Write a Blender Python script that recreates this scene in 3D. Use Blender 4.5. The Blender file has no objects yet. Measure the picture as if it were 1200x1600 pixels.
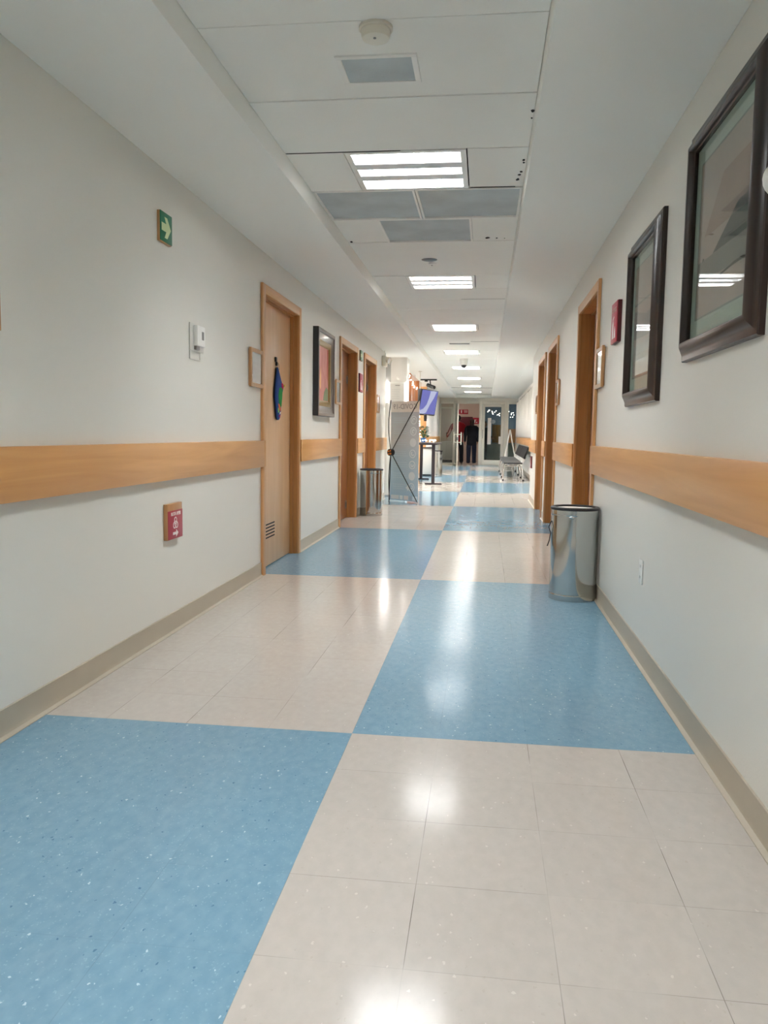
import bpy, bmesh, math, random
from mathutils import Vector, Matrix
random.seed(7)
SC = bpy.context.scene
COL = SC.collection
PI = math.pi

# ------------------------------------------------------------------ camera, world, exposure
XL, XR = -1.612, 0.751            # corridor side walls
ZS, ZC = 2.3415, 2.44             # soffits and tile ceiling of the tray
TL, TR = -1.03, 0.175             # sides of the tray
XC, YE, TILE = -0.4386, 2.7048, 0.305
XRF = 1.11                        # right wall of the wider far part
YP = 28.4                         # glazed partition
CAM_H, FPX = 1.05518, 1250.26
YAW, PITCH, ROLL = 0.12373, 0.09741, -0.01449

cam_data = bpy.data.cameras.new('camera')
cam = bpy.data.objects.new('camera', cam_data)
COL.objects.link(cam)
cam_data.sensor_fit = 'VERTICAL'
cam_data.sensor_height = 36.0
cam_data.lens = FPX / 1600.0 * 36.0
cam_data.clip_start, cam_data.clip_end = 0.02, 200
_f = Vector((-math.sin(YAW) * math.cos(PITCH), math.cos(YAW) * math.cos(PITCH), -math.sin(PITCH)))
_r = Vector((math.cos(YAW), math.sin(YAW), 0))
_d = _f.cross(_r)
r2 = _r * math.cos(ROLL) + _d * math.sin(ROLL)
d2 = _d * math.cos(ROLL) - _r * math.sin(ROLL)
M = Matrix.Identity(4)
for i in range(3):
    M[i][0], M[i][1], M[i][2] = r2[i], -d2[i], -_f[i]
M[0][3], M[1][3], M[2][3] = 0, 0, CAM_H
cam.matrix_world = M
SC.camera = cam

W = bpy.data.worlds.new('world'); SC.world = W
W.use_nodes = True
W.node_tree.nodes['Background'].inputs[0].default_value = (0.8, 0.85, 1, 1)
W.node_tree.nodes['Background'].inputs[1].default_value = 0.02

SC.view_settings.view_transform = 'Standard'
SC.view_settings.look = 'None'
SC.view_settings.gamma = 1
SC.view_settings.use_curve_mapping = False
SC.view_settings.exposure = 3.42
LAMP = 9.5                        # radiance of the ceiling lamps
LAMP_FILL = 11.0
SC.cycles.use_denoising = True
SC.cycles.max_bounces = 20
SC.cycles.diffuse_bounces = 16
SC.cycles.glossy_bounces = 5
SC.cycles.transparent_max_bounces = 12
SC.cycles.sample_clamp_indirect = 10
SC.cycles.caustics_reflective = True
SC.cycles.caustics_refractive = False
SC.cycles.blur_glossy = 1.0

# ------------------------------------------------------------------ materials
def lin(c):
    return tuple(((v / 255 / 12.92) if v / 255 <= 0.04045 else ((v / 255 + 0.055) / 1.055) ** 2.4) for v in c) + (1.0,)

MATS = {}
def mat(name, rgb, rough=0.5, metal=0.0, spec=0.5, var=0.0, vscale=6.0, bump=0.0, bscale=60.0, aniso=None, coat=0.0):
    if name in MATS: return MATS[name]
    m = bpy.data.materials.new(name); m.use_nodes = True
    nt = m.node_tree; b = nt.nodes['Principled BSDF']
    b.inputs['Base Color'].default_value = lin(rgb)
    b.inputs['Roughness'].default_value = rough
    b.inputs['Metallic'].default_value = metal
    b.inputs['Specular IOR Level'].default_value = spec
    b.inputs['Coat Weight'].default_value = coat
    b.inputs['Coat Roughness'].default_value = 0.08
    tc = nt.nodes.new('ShaderNodeTexCoord')
    if var > 0:
        n = nt.nodes.new('ShaderNodeTexNoise'); n.inputs['Scale'].default_value = vscale; n.inputs['Detail'].default_value = 5
        nt.links.new(tc.outputs['Object'], n.inputs['Vector'])
        r = nt.nodes.new('ShaderNodeValToRGB')
        c = lin(rgb)
        r.color_ramp.elements[0].position = 0.3; r.color_ramp.elements[1].position = 0.7
        r.color_ramp.elements[0].color = tuple(v * (1 - var) for v in c[:3]) + (1,)
        r.color_ramp.elements[1].color = tuple(min(1, v * (1 + var)) for v in c[:3]) + (1,)
        nt.links.new(n.outputs['Fac'], r.inputs['Fac']); nt.links.new(r.outputs['Color'], b.inputs['Base Color'])
    if bump > 0:
        n = nt.nodes.new('ShaderNodeTexNoise'); n.inputs['Scale'].default_value = bscale; n.inputs['Detail'].default_value = 3
        nt.links.new(tc.outputs['Object'], n.inputs['Vector'])
        bp = nt.nodes.new('ShaderNodeBump'); bp.inputs['Strength'].default_value = bump; bp.inputs['Distance'].default_value = 0.01
        nt.links.new(n.outputs['Fac'], bp.inputs['Height']); nt.links.new(bp.outputs['Normal'], b.inputs['Normal'])
    MATS[name] = m
    return m

def wood(name, dark, light, axis='z', rough=0.38, scale=1.0, coat=0.2):
    m = bpy.data.materials.new(name); m.use_nodes = True
    nt = m.node_tree; b = nt.nodes['Principled BSDF']
    b.inputs['Roughness'].default_value = rough; b.inputs['Coat Weight'].default_value = coat; b.inputs['Coat Roughness'].default_value = 0.2
    tc = nt.nodes.new('ShaderNodeTexCoord'); mp = nt.nodes.new('ShaderNodeMapping')
    s = {'x': (1.2, 22, 22), 'y': (22, 1.2, 22), 'z': (22, 22, 1.2)}[axis]
    mp.inputs['Scale'].default_value = tuple(v * scale for v in s)
    nt.links.new(tc.outputs['Object'], mp.inputs['Vector'])
    n = nt.nodes.new('ShaderNodeTexNoise'); n.inputs['Scale'].default_value = 1.0; n.inputs['Detail'].default_value = 6; n.inputs['Distortion'].default_value = 1.1
    nt.links.new(mp.outputs['Vector'], n.inputs['Vector'])
    r = nt.nodes.new('ShaderNodeValToRGB'); r.color_ramp.elements[0].position = 0.3; r.color_ramp.elements[1].position = 0.68
    r.color_ramp.elements[0].color = lin(dark); r.color_ramp.elements[1].color = lin(light)
    nt.links.new(n.outputs['Fac'], r.inputs['Fac']); nt.links.new(r.outputs['Color'], b.inputs['Base Color'])
    bp = nt.nodes.new('ShaderNodeBump'); bp.inputs['Strength'].default_value = 0.05; bp.inputs['Distance'].default_value = 0.004
    nt.links.new(n.outputs['Fac'], bp.inputs['Height']); nt.links.new(bp.outputs['Normal'], b.inputs['Normal'])
    MATS[name] = m
    return m

def emit(name, rgb, strength):
    if name in MATS: return MATS[name]
    m = bpy.data.materials.new(name); m.use_nodes = True
    nt = m.node_tree; nt.nodes.clear()
    o = nt.nodes.new('ShaderNodeOutputMaterial'); e = nt.nodes.new('ShaderNodeEmission')
    e.inputs['Color'].default_value = lin(rgb); e.inputs['Strength'].default_value = strength
    nt.links.new(e.outputs[0], o.inputs['Surface'])
    MATS[name] = m
    return m

def glass(name, tint=(235, 240, 238), ior=1.5, rough=0.0):
    m = bpy.data.materials.new(name); m.use_nodes = True
    nt = m.node_tree; nt.nodes.clear()
    o = nt.nodes.new('ShaderNodeOutputMaterial'); t = nt.nodes.new('ShaderNodeBsdfTransparent'); g = nt.nodes.new('ShaderNodeBsdfGlossy')
    t.inputs['Color'].default_value = lin(tint); g.inputs['Roughness'].default_value = rough
    fr = nt.nodes.new('ShaderNodeFresnel')
    ge = nt.nodes.new('ShaderNodeNewGeometry'); ml = nt.nodes.new('ShaderNodeMath'); ml.operation = 'MULTIPLY_ADD'   # the same thin-sheet reflectance from both faces
    ml.inputs[1].default_value = 1 / ior - ior; ml.inputs[2].default_value = ior
    nt.links.new(ge.outputs['Backfacing'], ml.inputs[0]); nt.links.new(ml.outputs[0], fr.inputs['IOR'])
    mx = nt.nodes.new('ShaderNodeMixShader')
    nt.links.new(fr.outputs[0], mx.inputs[0]); nt.links.new(t.outputs[0], mx.inputs[1]); nt.links.new(g.outputs[0], mx.inputs[2])
    nt.links.new(mx.outputs[0], o.inputs['Surface'])
    MATS[name] = m
    return m

def floor_material():
    m = bpy.data.materials.new('vinyl_tile_floor'); m.use_nodes = True
    nt = m.node_tree; L = nt.links; b = nt.nodes['Principled BSDF']
    def math_(op, a, bb=None, c=None):
        n = nt.nodes.new('ShaderNodeMath'); n.operation = op
        for i, v in enumerate((a, bb, c)):
            if v is None: continue
            if isinstance(v, (int, float)): n.inputs[i].default_value = v
            else: L.new(v, n.inputs[i])
        return n.outputs[0]
    def mix(f, a, c):
        n = nt.nodes.new('ShaderNodeMix'); n.data_type = 'RGBA'
        if isinstance(f, (int, float)): n.inputs[0].default_value = f
        else: L.new(f, n.inputs[0])
        for i, v in ((6, a), (7, c)):
            if isinstance(v, tuple): n.inputs[i].default_value = v
            else: L.new(v, n.inputs[i])
        return n.outputs[2]
    geo = nt.nodes.new('ShaderNodeNewGeometry'); sp = nt.nodes.new('ShaderNodeSeparateXYZ')
    L.new(geo.outputs['Position'], sp.inputs[0])
    x = math_('SUBTRACT', sp.outputs[0], XC); y = math_('SUBTRACT', sp.outputs[1], YE)
    gx = math_('GREATER_THAN', x, 0.0)
    by = math_('FLOORED_MODULO', math_('FLOOR', math_('DIVIDE', y, TILE * 10)), 2.0)
    blue = math_('ABSOLUTE', math_('SUBTRACT', gx, by))
    blue = math_('MULTIPLY', blue, math_('GREATER_THAN', sp.outputs[0], XL - 0.1))
    blue = math_('MULTIPLY', blue, math_('LESS_THAN', sp.outputs[1], YP + 0.02))
    blue = math_('GREATER_THAN', blue, 0.5)
    # chips
    mp = nt.nodes.new('ShaderNodeMapping'); mp.inputs['Scale'].default_value = (1.35, 0.8, 1); mp.inputs['Rotation'].default_value = (0, 0, 0.5)
    nd = nt.nodes.new('ShaderNodeTexNoise'); nd.inputs['Scale'].default_value = 120; nd.inputs['Detail'].default_value = 2
    L.new(geo.outputs['Position'], nd.inputs['Vector'])
    vm = nt.nodes.new('ShaderNodeVectorMath'); vm.operation = 'MULTIPLY_ADD'; vm.inputs[1].default_value = (0.012, 0.012, 0)
    L.new(nd.outputs['Color'], vm.inputs[0]); L.new(geo.outputs['Position'], vm.inputs[2])
    L.new(vm.outputs[0], mp.inputs['Vector'])
    def vor(scale):
        v = nt.nodes.new('ShaderNodeTexVoronoi'); v.inputs['Scale'].default_value = scale
        L.new(mp.outputs[0], v.inputs['Vector'])
        s = nt.nodes.new('ShaderNodeSeparateColor'); L.new(v.outputs['Color'], s.inputs[0])
        return v.outputs['Distance'], s.outputs[0], s.outputs[1]
    d1, r1, g1 = vor(75.0)
    size = math_('MULTIPLY_ADD', g1, 0.22, 0.08)
    spot = math_('LESS_THAN', d1, size)
    wht = math_('MULTIPLY', spot, math_('GREATER_THAN', r1, 0.935))
    drk = math_('MULTIPLY', spot, math_('LESS_THAN', r1, 0.09))
    d2, r2_, g2 = vor(190.0)
    spot2 = math_('LESS_THAN', d2, 0.42)
    wht2 = math_('MULTIPLY', math_('MULTIPLY', spot2, math_('GREATER_THAN', r2_, 0.91)), 0.26)
    n = nt.nodes.new('ShaderNodeTexNoise'); n.inputs['Scale'].default_value = 26; n.inputs['Detail'].default_value = 6
    L.new(mp.outputs[0], n.inputs['Vector'])
    cr = nt.nodes.new('ShaderNodeMapRange'); cr.inputs[1].default_value = 0.3; cr.inputs[2].default_value = 0.7
    L.new(n.outputs['Fac'], cr.inputs[0])
    bl = mix(cr.outputs[0], lin((112, 149, 170)), lin((125, 159, 178)))
    cm = mix(cr.outputs[0], lin((185, 178, 170)), lin((191, 184, 176)))
    bl = mix(math_('MULTIPLY', wht, 0.62), bl, lin((205, 225, 232))); bl = mix(wht2, bl, lin((170, 200, 215))); bl = mix(math_('MULTIPLY', drk, 0.6), bl, lin((50, 95, 130)))
    cm = mix(math_('MULTIPLY', wht, 0.28), cm, lin((240, 234, 226))); cm = mix(math_('MULTIPLY', drk, 0.2), cm, lin((165, 150, 135)))
    col = mix(blue, cm, bl)
    # per-tile tone
    tx = math_('FLOOR', math_('DIVIDE', x, TILE)); ty = math_('FLOOR', math_('DIVIDE', y, TILE))
    cb = nt.nodes.new('ShaderNodeCombineXYZ'); L.new(tx, cb.inputs[0]); L.new(ty, cb.inputs[1])
    wn = nt.nodes.new('ShaderNodeTexWhiteNoise'); wn.noise_dimensions = '2D'; L.new(cb.outputs[0], wn.inputs['Vector'])
    tone = math_('MULTIPLY_ADD', wn.outputs['Value'], 0.035, 0.965)
    hv = nt.nodes.new('ShaderNodeHueSaturation'); L.new(col, hv.inputs['Color']); L.new(tone, hv.inputs['Value'])
    # seams
    def seam(v, w):
        f = math_('FRACT', math_('DIVIDE', v, TILE))
        dd = math_('MINIMUM', f, math_('SUBTRACT', 1.0, f))
        return math_('LESS_THAN', math_('MULTIPLY', dd, TILE), w)
    n2 = nt.nodes.new('ShaderNodeTexNoise'); n2.inputs['Scale'].default_value = 2.2; n2.inputs['Detail'].default_value = 3
    L.new(geo.outputs['Position'], n2.inputs['Vector'])
    mr = nt.nodes.new('ShaderNodeMapRange'); mr.inputs[1].default_value = 0.42; mr.inputs[2].default_value = 0.62; L.new(n2.outputs['Fac'], mr.inputs[0])
    sm = math_('MAXIMUM', seam(x, 0.0009), math_('MULTIPLY', seam(y, 0.0009), 0.7))
    sm = math_('MULTIPLY', sm, math_('MULTIPLY_ADD', mr.outputs[0], 0.70, 0.06))
    sm = math_('MULTIPLY', sm, math_('MULTIPLY_ADD', blue, -0.75, 1.0))
    final = mix(sm, hv.outputs[0], lin((70, 62, 55)))
    L.new(final, b.inputs['Base Color'])
    # gloss
    n3 = nt.nodes.new('ShaderNodeTexNoise'); n3.inputs['Scale'].default_value = 5; n3.inputs['Detail'].default_value = 4
    L.new(geo.outputs['Position'], n3.inputs['Vector'])
    rg = math_('MULTIPLY_ADD', n3.outputs['Fac'], 0.10, 0.09)
    L.new(rg, b.inputs['Roughness'])
    b.inputs['Specular IOR Level'].default_value = 0.24
    MATS['floor'] = m
    return m

M_FLOOR = floor_material()
M_WALL = mat('cream_wall_paint', (222, 220, 212), 0.42, bump=0.04, bscale=140)
M_WALL_PINK = mat('blush_wall_paint', (212, 192, 178), 0.5, bump=0.03, bscale=120)
M_WALL_WHITE = mat('white_wall_paint', (232, 229, 224), 0.5, bump=0.03, bscale=120)
M_CEIL = mat('white_ceiling_paint', (238, 238, 233), 0.75, bump=0.03, bscale=90)
M_TILE = mat('ceiling_tile_white', (238, 238, 233), 0.85, var=0.012, vscale=3, bump=0.12, bscale=220)
M_DARKVOID = mat('dark_void', (40, 38, 35), 0.9)
M_BASE = mat('grey_beige_vinyl', (176, 166, 148), 0.4, var=0.02)
M_DOOR = wood('maple_door', (214, 170, 126), (226, 186, 142), 'z', scale=0.9)
M_FRAME = wood('maple_frame', (204, 148, 92), (220, 168, 114), 'z')
M_FRAME_H = wood('maple_frame_horizontal', (204, 150, 96), (220, 170, 116), 'y')
M_JAMB = wood('oiled_jamb', (178, 120, 66), (194, 138, 82), 'z')
M_DOOR_DARK = wood('oiled_door', (146, 90, 50), (164, 106, 62), 'z', scale=0.9)
M_RAIL = wood('maple_rail', (202, 140, 74), (224, 168, 102), 'y', scale=0.55)
M_MAHOG = wood('dark_mahogany', (26, 13, 10), (46, 24, 17), 'z', rough=0.32, coat=0.25)
M_BLACKWOOD = mat('black_lacquer', (28, 26, 32), 0.35, coat=0.3)
M_SILVERWOOD = mat('brown_grey_moulding', (96, 84, 78), 0.3, var=0.08, vscale=20, coat=0.4)
M_GOLD = mat('aged_gold_leaf', (150, 122, 66), 0.38, 0.55, var=0.1, vscale=30)
M_GLASS = glass('picture_glass', (244, 247, 245), ior=1.20)
M_PANE = glass('clear_pane', (226, 234, 232))
M_STEEL = mat('polished_steel', (196, 198, 196), 0.09, 1.0, bump=0.015, bscale=7)
M_CHROME = mat('chrome_tube', (214, 214, 214), 0.12, 1.0)
M_GREYMETAL = mat('grey_metal', (150, 150, 148), 0.35, 0.9)
M_ALU = mat('painted_aluminium', (226, 220, 208), 0.4)
M_BLACK = mat('black_plastic', (22, 22, 24), 0.4)
M_DKRUBBER = mat('dark_rubber', (34, 32, 36), 0.45)
M_WHITE = mat('white_plastic', (236, 235, 230), 0.35)
M_OFFWHITE = mat('ivory_plastic', (224, 219, 205), 0.45)
M_PALE = mat('pale_plate', (214, 212, 206), 0.3)
M_GREYLCD = mat('grey_display', (120, 120, 116), 0.3)
M_RED = mat('sign_red', (178, 34, 56), 0.4)
M_GREEN = mat('sign_green', (18, 120, 84), 0.4)
M_PALEGREEN = mat('arrow_pale_green', (214, 226, 176), 0.5)
M_INK = mat('white_print', (242, 236, 232), 0.5)
M_SIGNWOOD = wood('sign_board_wood', (176, 128, 82), (196, 148, 100), 'z', scale=2.0)
M_FILTER = mat('dusty_filter_grey', (188, 196, 198), 0.8, var=0.12, vscale=4, bump=0.25, bscale=240)
M_LAMP = emit('lamp_white', (247, 250, 253), LAMP)
M_LAMP_FILL = emit('lamp_white_fill', (255, 252, 246), LAMP_FILL)
M_REFLECTOR = mat('white_reflector', (150, 150, 149), 0.5)
M_LOUVRE = mat('satin_louvre', (176, 176, 174), 0.35, 0.0)
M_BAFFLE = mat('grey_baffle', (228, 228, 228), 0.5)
M_BAFFLE_SIDE = mat('darkened_baffle_side', (84, 84, 84), 0.6)  # baffle sides darkened in colour to cut lamp glare, covers left pale

# ------------------------------------------------------------------ mesh helper
class MB:
    def __init__(s): s.bm = bmesh.new()
    def _bev(s, verts, w, seg=2):
        if w <= 0: return
        es = set()
        for v in verts:
            for e in v.link_edges: es.add(e)
        bmesh.ops.bevel(s.bm, geom=list(es), offset=w, segments=seg, affect='EDGES', profile=0.5, clamp_overlap=True)
    def box(s, lo, hi, bev=0.0, mtx=None, seg=2):
        lo, hi = Vector(lo), Vector(hi)
        c = (lo + hi) / 2; d = hi - lo
        m = Matrix.Translation(c) @ Matrix.Diagonal((abs(d.x), abs(d.y), abs(d.z), 1))
        if mtx is not None: m = mtx @ m
        r = bmesh.ops.create_cube(s.bm, size=1, matrix=m)
        s._bev(r['verts'], bev, seg)
        return s
    def cyl(s, p0, p1, r0, r1=None, seg=20, caps=True):
        p0, p1 = Vector(p0), Vector(p1); r1 = r0 if r1 is None else r1
        d = p1 - p0
        q = d.to_track_quat('Z', 'Y').to_matrix().to_4x4()
        m = Matrix.Translation((p0 + p1) / 2) @ q
        bmesh.ops.create_cone(s.bm, cap_ends=caps, cap_tris=False, segments=seg, radius1=r0, radius2=r1, depth=d.length, matrix=m)
        return s
    def ball(s, c, r, seg=14, scale=(1, 1, 1)):
        m = Matrix.Translation(c) @ Matrix.Diagonal((scale[0], scale[1], scale[2], 1))
        bmesh.ops.create_uvsphere(s.bm, u_segments=seg, v_segments=max(6, seg // 2 + 1), radius=r, matrix=m)
        return s
    def tube(s, pts, r, seg=10, radii=None):
        pts = [Vector(p) for p in pts]; rings = []
        t0 = (pts[1] - pts[0]).normalized()
        up = Vector((0, 0, 1)) if abs(t0.z) < 0.9 else Vector((0, 1, 0))
        n = t0.cross(up).normalized()
        for i, p in enumerate(pts):
            a = pts[max(0, i - 1)]; bb = pts[min(len(pts) - 1, i + 1)]
            t = (bb - a).normalized()
            n = (n - t * n.dot(t)).normalized(); bn = t.cross(n)
            rr = r if radii is None else radii[i]
            rings.append([s.bm.verts.new(p + (n * math.cos(2 * PI * k / seg) + bn * math.sin(2 * PI * k / seg)) * rr) for k in range(seg)])
        for a, bb in zip(rings, rings[1:]):
            for k in range(seg):
                s.bm.faces.new((a[k], a[(k + 1) % seg], bb[(k + 1) % seg], bb[k]))
        s.bm.faces.new(rings[0][::-1]); s.bm.faces.new(rings[-1])
        return s
    def lathe(s, prof, c=(0, 0, 0), seg=40, close=False):
        rings = []
        for r, z in prof:
            if r < 1e-6: rings.append([s.bm.verts.new((c[0], c[1], c[2] + z))])
            else: rings.append([s.bm.verts.new((c[0] + r * math.cos(2 * PI * k / seg), c[1] + r * math.sin(2 * PI * k / seg), c[2] + z)) for k in range(seg)])
        if close: rings.append(rings[0])
        for a, bb in zip(rings, rings[1:]):
            for k in range(seg):
                k2 = (k + 1) % seg
                vs = [a[k % len(a)], a[k2 % len(a)], bb[k2 % len(bb)], bb[k % len(bb)]]
                u = []
                for v in vs:
                    if v not in u: u.append(v)
                if len(u) >= 3:
                    try: s.bm.faces.new(u)
                    except ValueError: pass
        return s
    def prism(s, poly, d0, d1, frame='x'):
        """poly in (u,v); frame 'x': u->y, v->z, depth along x; 'y': u->x, v->z, depth y; 'z': u->x v->y."""
        def P(u, v, d):
            return {'x': (d, u, v), 'y': (u, d, v), 'z': (u, v, d)}[frame]
        a = [s.bm.verts.new(P(u, v, d0)) for u, v in poly]
        b = [s.bm.verts.new(P(u, v, d1)) for u, v in poly]
        n = len(poly)
        s.bm.faces.new(a); s.bm.faces.new(b[::-1])
        for i in range(n): s.bm.faces.new((a[i], b[i], b[(i + 1) % n], a[(i + 1) % n]))
        return s
    def ring(s, c, r0, r1, d0, d1, a0=0, a1=2 * PI, seg=28, frame='x'):
        full = abs(a1 - a0 - 2 * PI) < 1e-4
        n = seg if full else seg + 1
        po = [(c[0] + r1 * math.cos(a0 + (a1 - a0) * k / seg), c[1] + r1 * math.sin(a0 + (a1 - a0) * k / seg)) for k in range(n)]
        pi_ = [(c[0] + r0 * math.cos(a0 + (a1 - a0) * k / seg), c[1] + r0 * math.sin(a0 + (a1 - a0) * k / seg)) for k in range(n)]
        def P(u, v, d):
            return {'x': (d, u, v), 'y': (u, d, v), 'z': (u, v, d)}[frame]
        V = [[s.bm.verts.new(P(u, v, d)) for u, v in pl] for d in (d0, d1) for pl in (po, pi_)]
        for k in range(seg):
            j = (k + 1) % n
            s.bm.faces.new((V[0][k], V[0][j], V[1][j], V[1][k])); s.bm.faces.new((V[2][k], V[3][k], V[3][j], V[2][j]))
            s.bm.faces.new((V[0][k], V[2][k], V[2][j], V[0][j])); s.bm.faces.new((V[1][k], V[1][j], V[3][j], V[3][k]))
        if not full:
            for k in (0, n - 1): s.bm.faces.new((V[0][k], V[1][k], V[3][k], V[2][k]))
        return s
    def picture_frame(s, w, h, prof):
        """mitred frame in the y/z plane centred on 0; prof = [(inset, height x)] walked outside to inside, closed."""
        rings = []
        for ins, x in prof:
            a, b = w / 2 - ins, h / 2 - ins
            rings.append([s.bm.verts.new((x, yy, zz)) for yy, zz in ((-a, -b), (a, -b), (a, b), (-a, b))])
        rings.append(rings[0])
        for a, b in zip(rings, rings[1:]):
            for k in range(4): s.bm.faces.new((a[k], a[(k + 1) % 4], b[(k + 1) % 4], b[k]))
        return s
    def build(s, name, material, parent=None, loc=None, smooth=True, rotz=0.0):
        bmesh.ops.recalc_face_normals(s.bm, faces=s.bm.faces[:])
        me = bpy.data.meshes.new(name); s.bm.to_mesh(me); s.bm.free()
        if smooth:
            for p in me.polygons: p.use_smooth = True
            try: me.set_sharp_from_angle(angle=math.radians(32))
            except Exception: pass
        me.materials.append(material)
        o = bpy.data.objects.new(name, me); COL.objects.link(o)
        if parent: o.parent = parent
        if loc: o.location = loc
        if rotz: o.rotation_euler = (0, 0, rotz)
        return o

def tag(o, label=None, cat=None, group=None, kind=None):
    if label: o['label'] = label
    if cat: o['category'] = cat
    if group: o['group'] = group
    if kind: o['kind'] = kind
    return o
def thing(name, label, cat, loc=(0, 0, 0), rotz=0.0, group=None, kind=None):
    o = bpy.data.objects.new(name, None); COL.objects.link(o)
    o.empty_display_size = 0.05
    o.location = loc; o.rotation_euler = (0, 0, rotz)
    return tag(o, label, cat, group, kind)
def copy_tree(o, parent=None):
    c = o.copy(); COL.objects.link(c); c.parent = parent
    for ch in list(o.children): copy_tree(ch, c)
    return c
def on_left(y, z): return dict(loc=(XL, y, z), rotz=0.0)      # local +x out of the wall, +y to the viewer's right
def on_right(y, z): return dict(loc=(XR, y, z), rotz=PI)
def text(name, body, size, material, parent, loc, depth=0.001, mirror=False, rot=(PI / 2, 0, PI / 2), sx=1.0):
    cu = bpy.data.curves.new(name, 'FONT'); cu.body = body; cu.size = size; cu.extrude = depth
    cu.align_x = 'CENTER'; cu.align_y = 'CENTER'; cu.resolution_u = 2
    t = bpy.data.objects.new(name, cu); COL.objects.link(t)
    bpy.context.view_layer.update()
    me = bpy.data.meshes.new_from_object(t.evaluated_get(bpy.context.evaluated_depsgraph_get()))
    bpy.data.objects.remove(t)
    me.name = name; me.materials.clear(); me.materials.append(material)
    me.transform(Matrix.Diagonal((sx, 1, 1, 1)))
    o = bpy.data.objects.new(name, me); COL.objects.link(o); o.parent = parent; o.location = loc; o.rotation_euler = rot
    return o
def struct(name, mb, material, label=None, cat=None):
    o = mb.build(name, material); o['kind'] = 'structure'
    if label: o['label'] = label
    if cat: o['category'] = cat
    return o

# ------------------------------------------------------------------ setting: floor, walls, ceiling
Y0, YEND, YBACK = -4.0, 12.95, 34.5
YR_END = 13.40
DOORS_L = [(5.66, 6.87), (8.78, 10.00), (10.55, 11.73)]
DOORS_R = [(5.63, 6.85), (8.72, 9.98), (10.45, 11.78)]
TRIM, ZDOOR = 0.07, 2.115
WT = 0.16
REC_X = -5.2; REC_Y = 22.0

fl = MB(); fl.box((-5.4, Y0 - 0.2, -0.12), (3.0, 37.5, 0.0))
struct('floor', fl, M_FLOOR, 'glossy floor of large blue and cream vinyl tile blocks', 'floor')

def wall_with_doors(name, x0, x1, y0, y1, doors, top):
    m = MB(); prev = y0
    for a, b in doors:
        a2, b2 = a + TRIM - 0.012, b - TRIM + 0.012
        m.box((x0, prev, 0), (x1, a2, top)); m.box((x0, a2, ZDOOR - TRIM + 0.012), (x1, b2, top)); prev = b2
    m.box((x0, prev, 0), (x1, y1, top))
    bmesh.ops.remove_doubles(m.bm, verts=m.bm.verts[:], dist=1e-5)
    return struct(name, m, M_WALL)
wall_with_doors('wall_left', XL - WT, XL, Y0, YEND, DOORS_L, 2.66)
wall_with_doors('wall_right', XR, XR + WT, Y0, YR_END, DOORS_R, 2.66)
struct('wall_right_far', MB().box((XRF, YR_END - 0.16, 0), (XRF + 0.15, YP + 0.3, 2.66)), M_WALL_WHITE)
struct('wall_right_return', MB().box((XR + WT, YR_END - 0.16, 0), (XRF, YR_END, 2.66)), M_WALL_WHITE)
struct('wall_left_far', MB().box((XL - 0.15, REC_Y, 0), (XL, YP + 0.3, 2.66)), M_WALL_WHITE)
struct('wall_rear', MB().box((XL - WT, Y0 - 0.15, 0), (XR + WT, Y0, 2.66)), M_WALL)
struct('wall_reception_back', MB().box((REC_X, REC_Y, 0), (XL - 0.15, REC_Y + 0.15, 3.0)), M_WALL_PINK)
struct('wall_reception_side', MB().box((REC_X - 0.15, YEND - 0.15, 0), (REC_X, REC_Y + 0.15, 3.0)), M_WALL_WHITE)
struct('wall_reception_near', MB().box((REC_X, YEND - 0.15, 0), (XL - WT, YEND, 3.0)), M_WALL_WHITE)
struct('ceiling_reception', MB().box((REC_X, YEND, 2.9), (XL - 0.02, REC_Y, 3.0)), M_CEIL)
struct('wall_reception_fascia', MB().box((XL - 0.02, YEND, 2.60), (XL + 0.10, REC_Y, 3.0)), M_CEIL)

# soffits either side of the raised tray
struct('ceiling_soffit_left', MB().box((XL, Y0, ZS), (TL, YP, 2.60), 0.004), M_CEIL)
struct('ceiling_soffit_right', MB().box((TR, Y0, ZS), (XR, YP, 2.60), 0.004), M_CEIL)
struct('ceiling_soffit_right_far', MB().box((XR, YR_END, ZS), (XRF, YP, 2.60)), M_CEIL)
struct('ceiling_slab', MB().box((XL - 0.2, Y0 - 0.2, 2.66), (XRF + 0.2, YP + 0.3, 2.80)), M_DARKVOID)
struct('wall_tray_end', MB().box((TL, 28.05, ZS), (TR, 28.17, 2.60)), M_CEIL)

# tile rows of the tray
P0, PITCH_Y = 4.06, 0.624
def row(k): return P0 + PITCH_Y * k
LROWS = {-5: 0, 0: 1, 5: 2, 10: 3, 15: 4, 20: 5, 25: 6, 30: 7, 35: 8, -10: -1}
ct = MB()
GAP = 0.006
LX0, LX1 = -0.735, -0.125
k = -13
while row(k) < 28.05:
    a, b = row(k) + GAP / 2, min(row(k + 1), 28.05) - GAP / 2
    spans = [(TL + 0.002, TR - 0.002)]
    if k in LROWS or k == 2: spans = [(TL + 0.002, LX0 - 0.002), (LX1 + 0.002, TR - 0.002)]
    if k == 1: spans = []
    for (p, q) in spans:
        dz = random.uniform(-0.0015, 0.0015)
        if k == -1 and p < -0.9: b2 = b - 0.008       # the loose dark gap before the first lamp
        else: b2 = b
        if k == 0 and p > -0.2: b2 = b - 0.010
        if k == 6 : b2 = b
        ct.box((p, a, ZC + dz), (q, b2, ZC + 0.015 + dz), 0.001, seg=1)
    k += 1
struct('ceiling', ct, M_TILE, 'raised white tile ceiling running down the middle of the corridor', 'ceiling')
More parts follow.
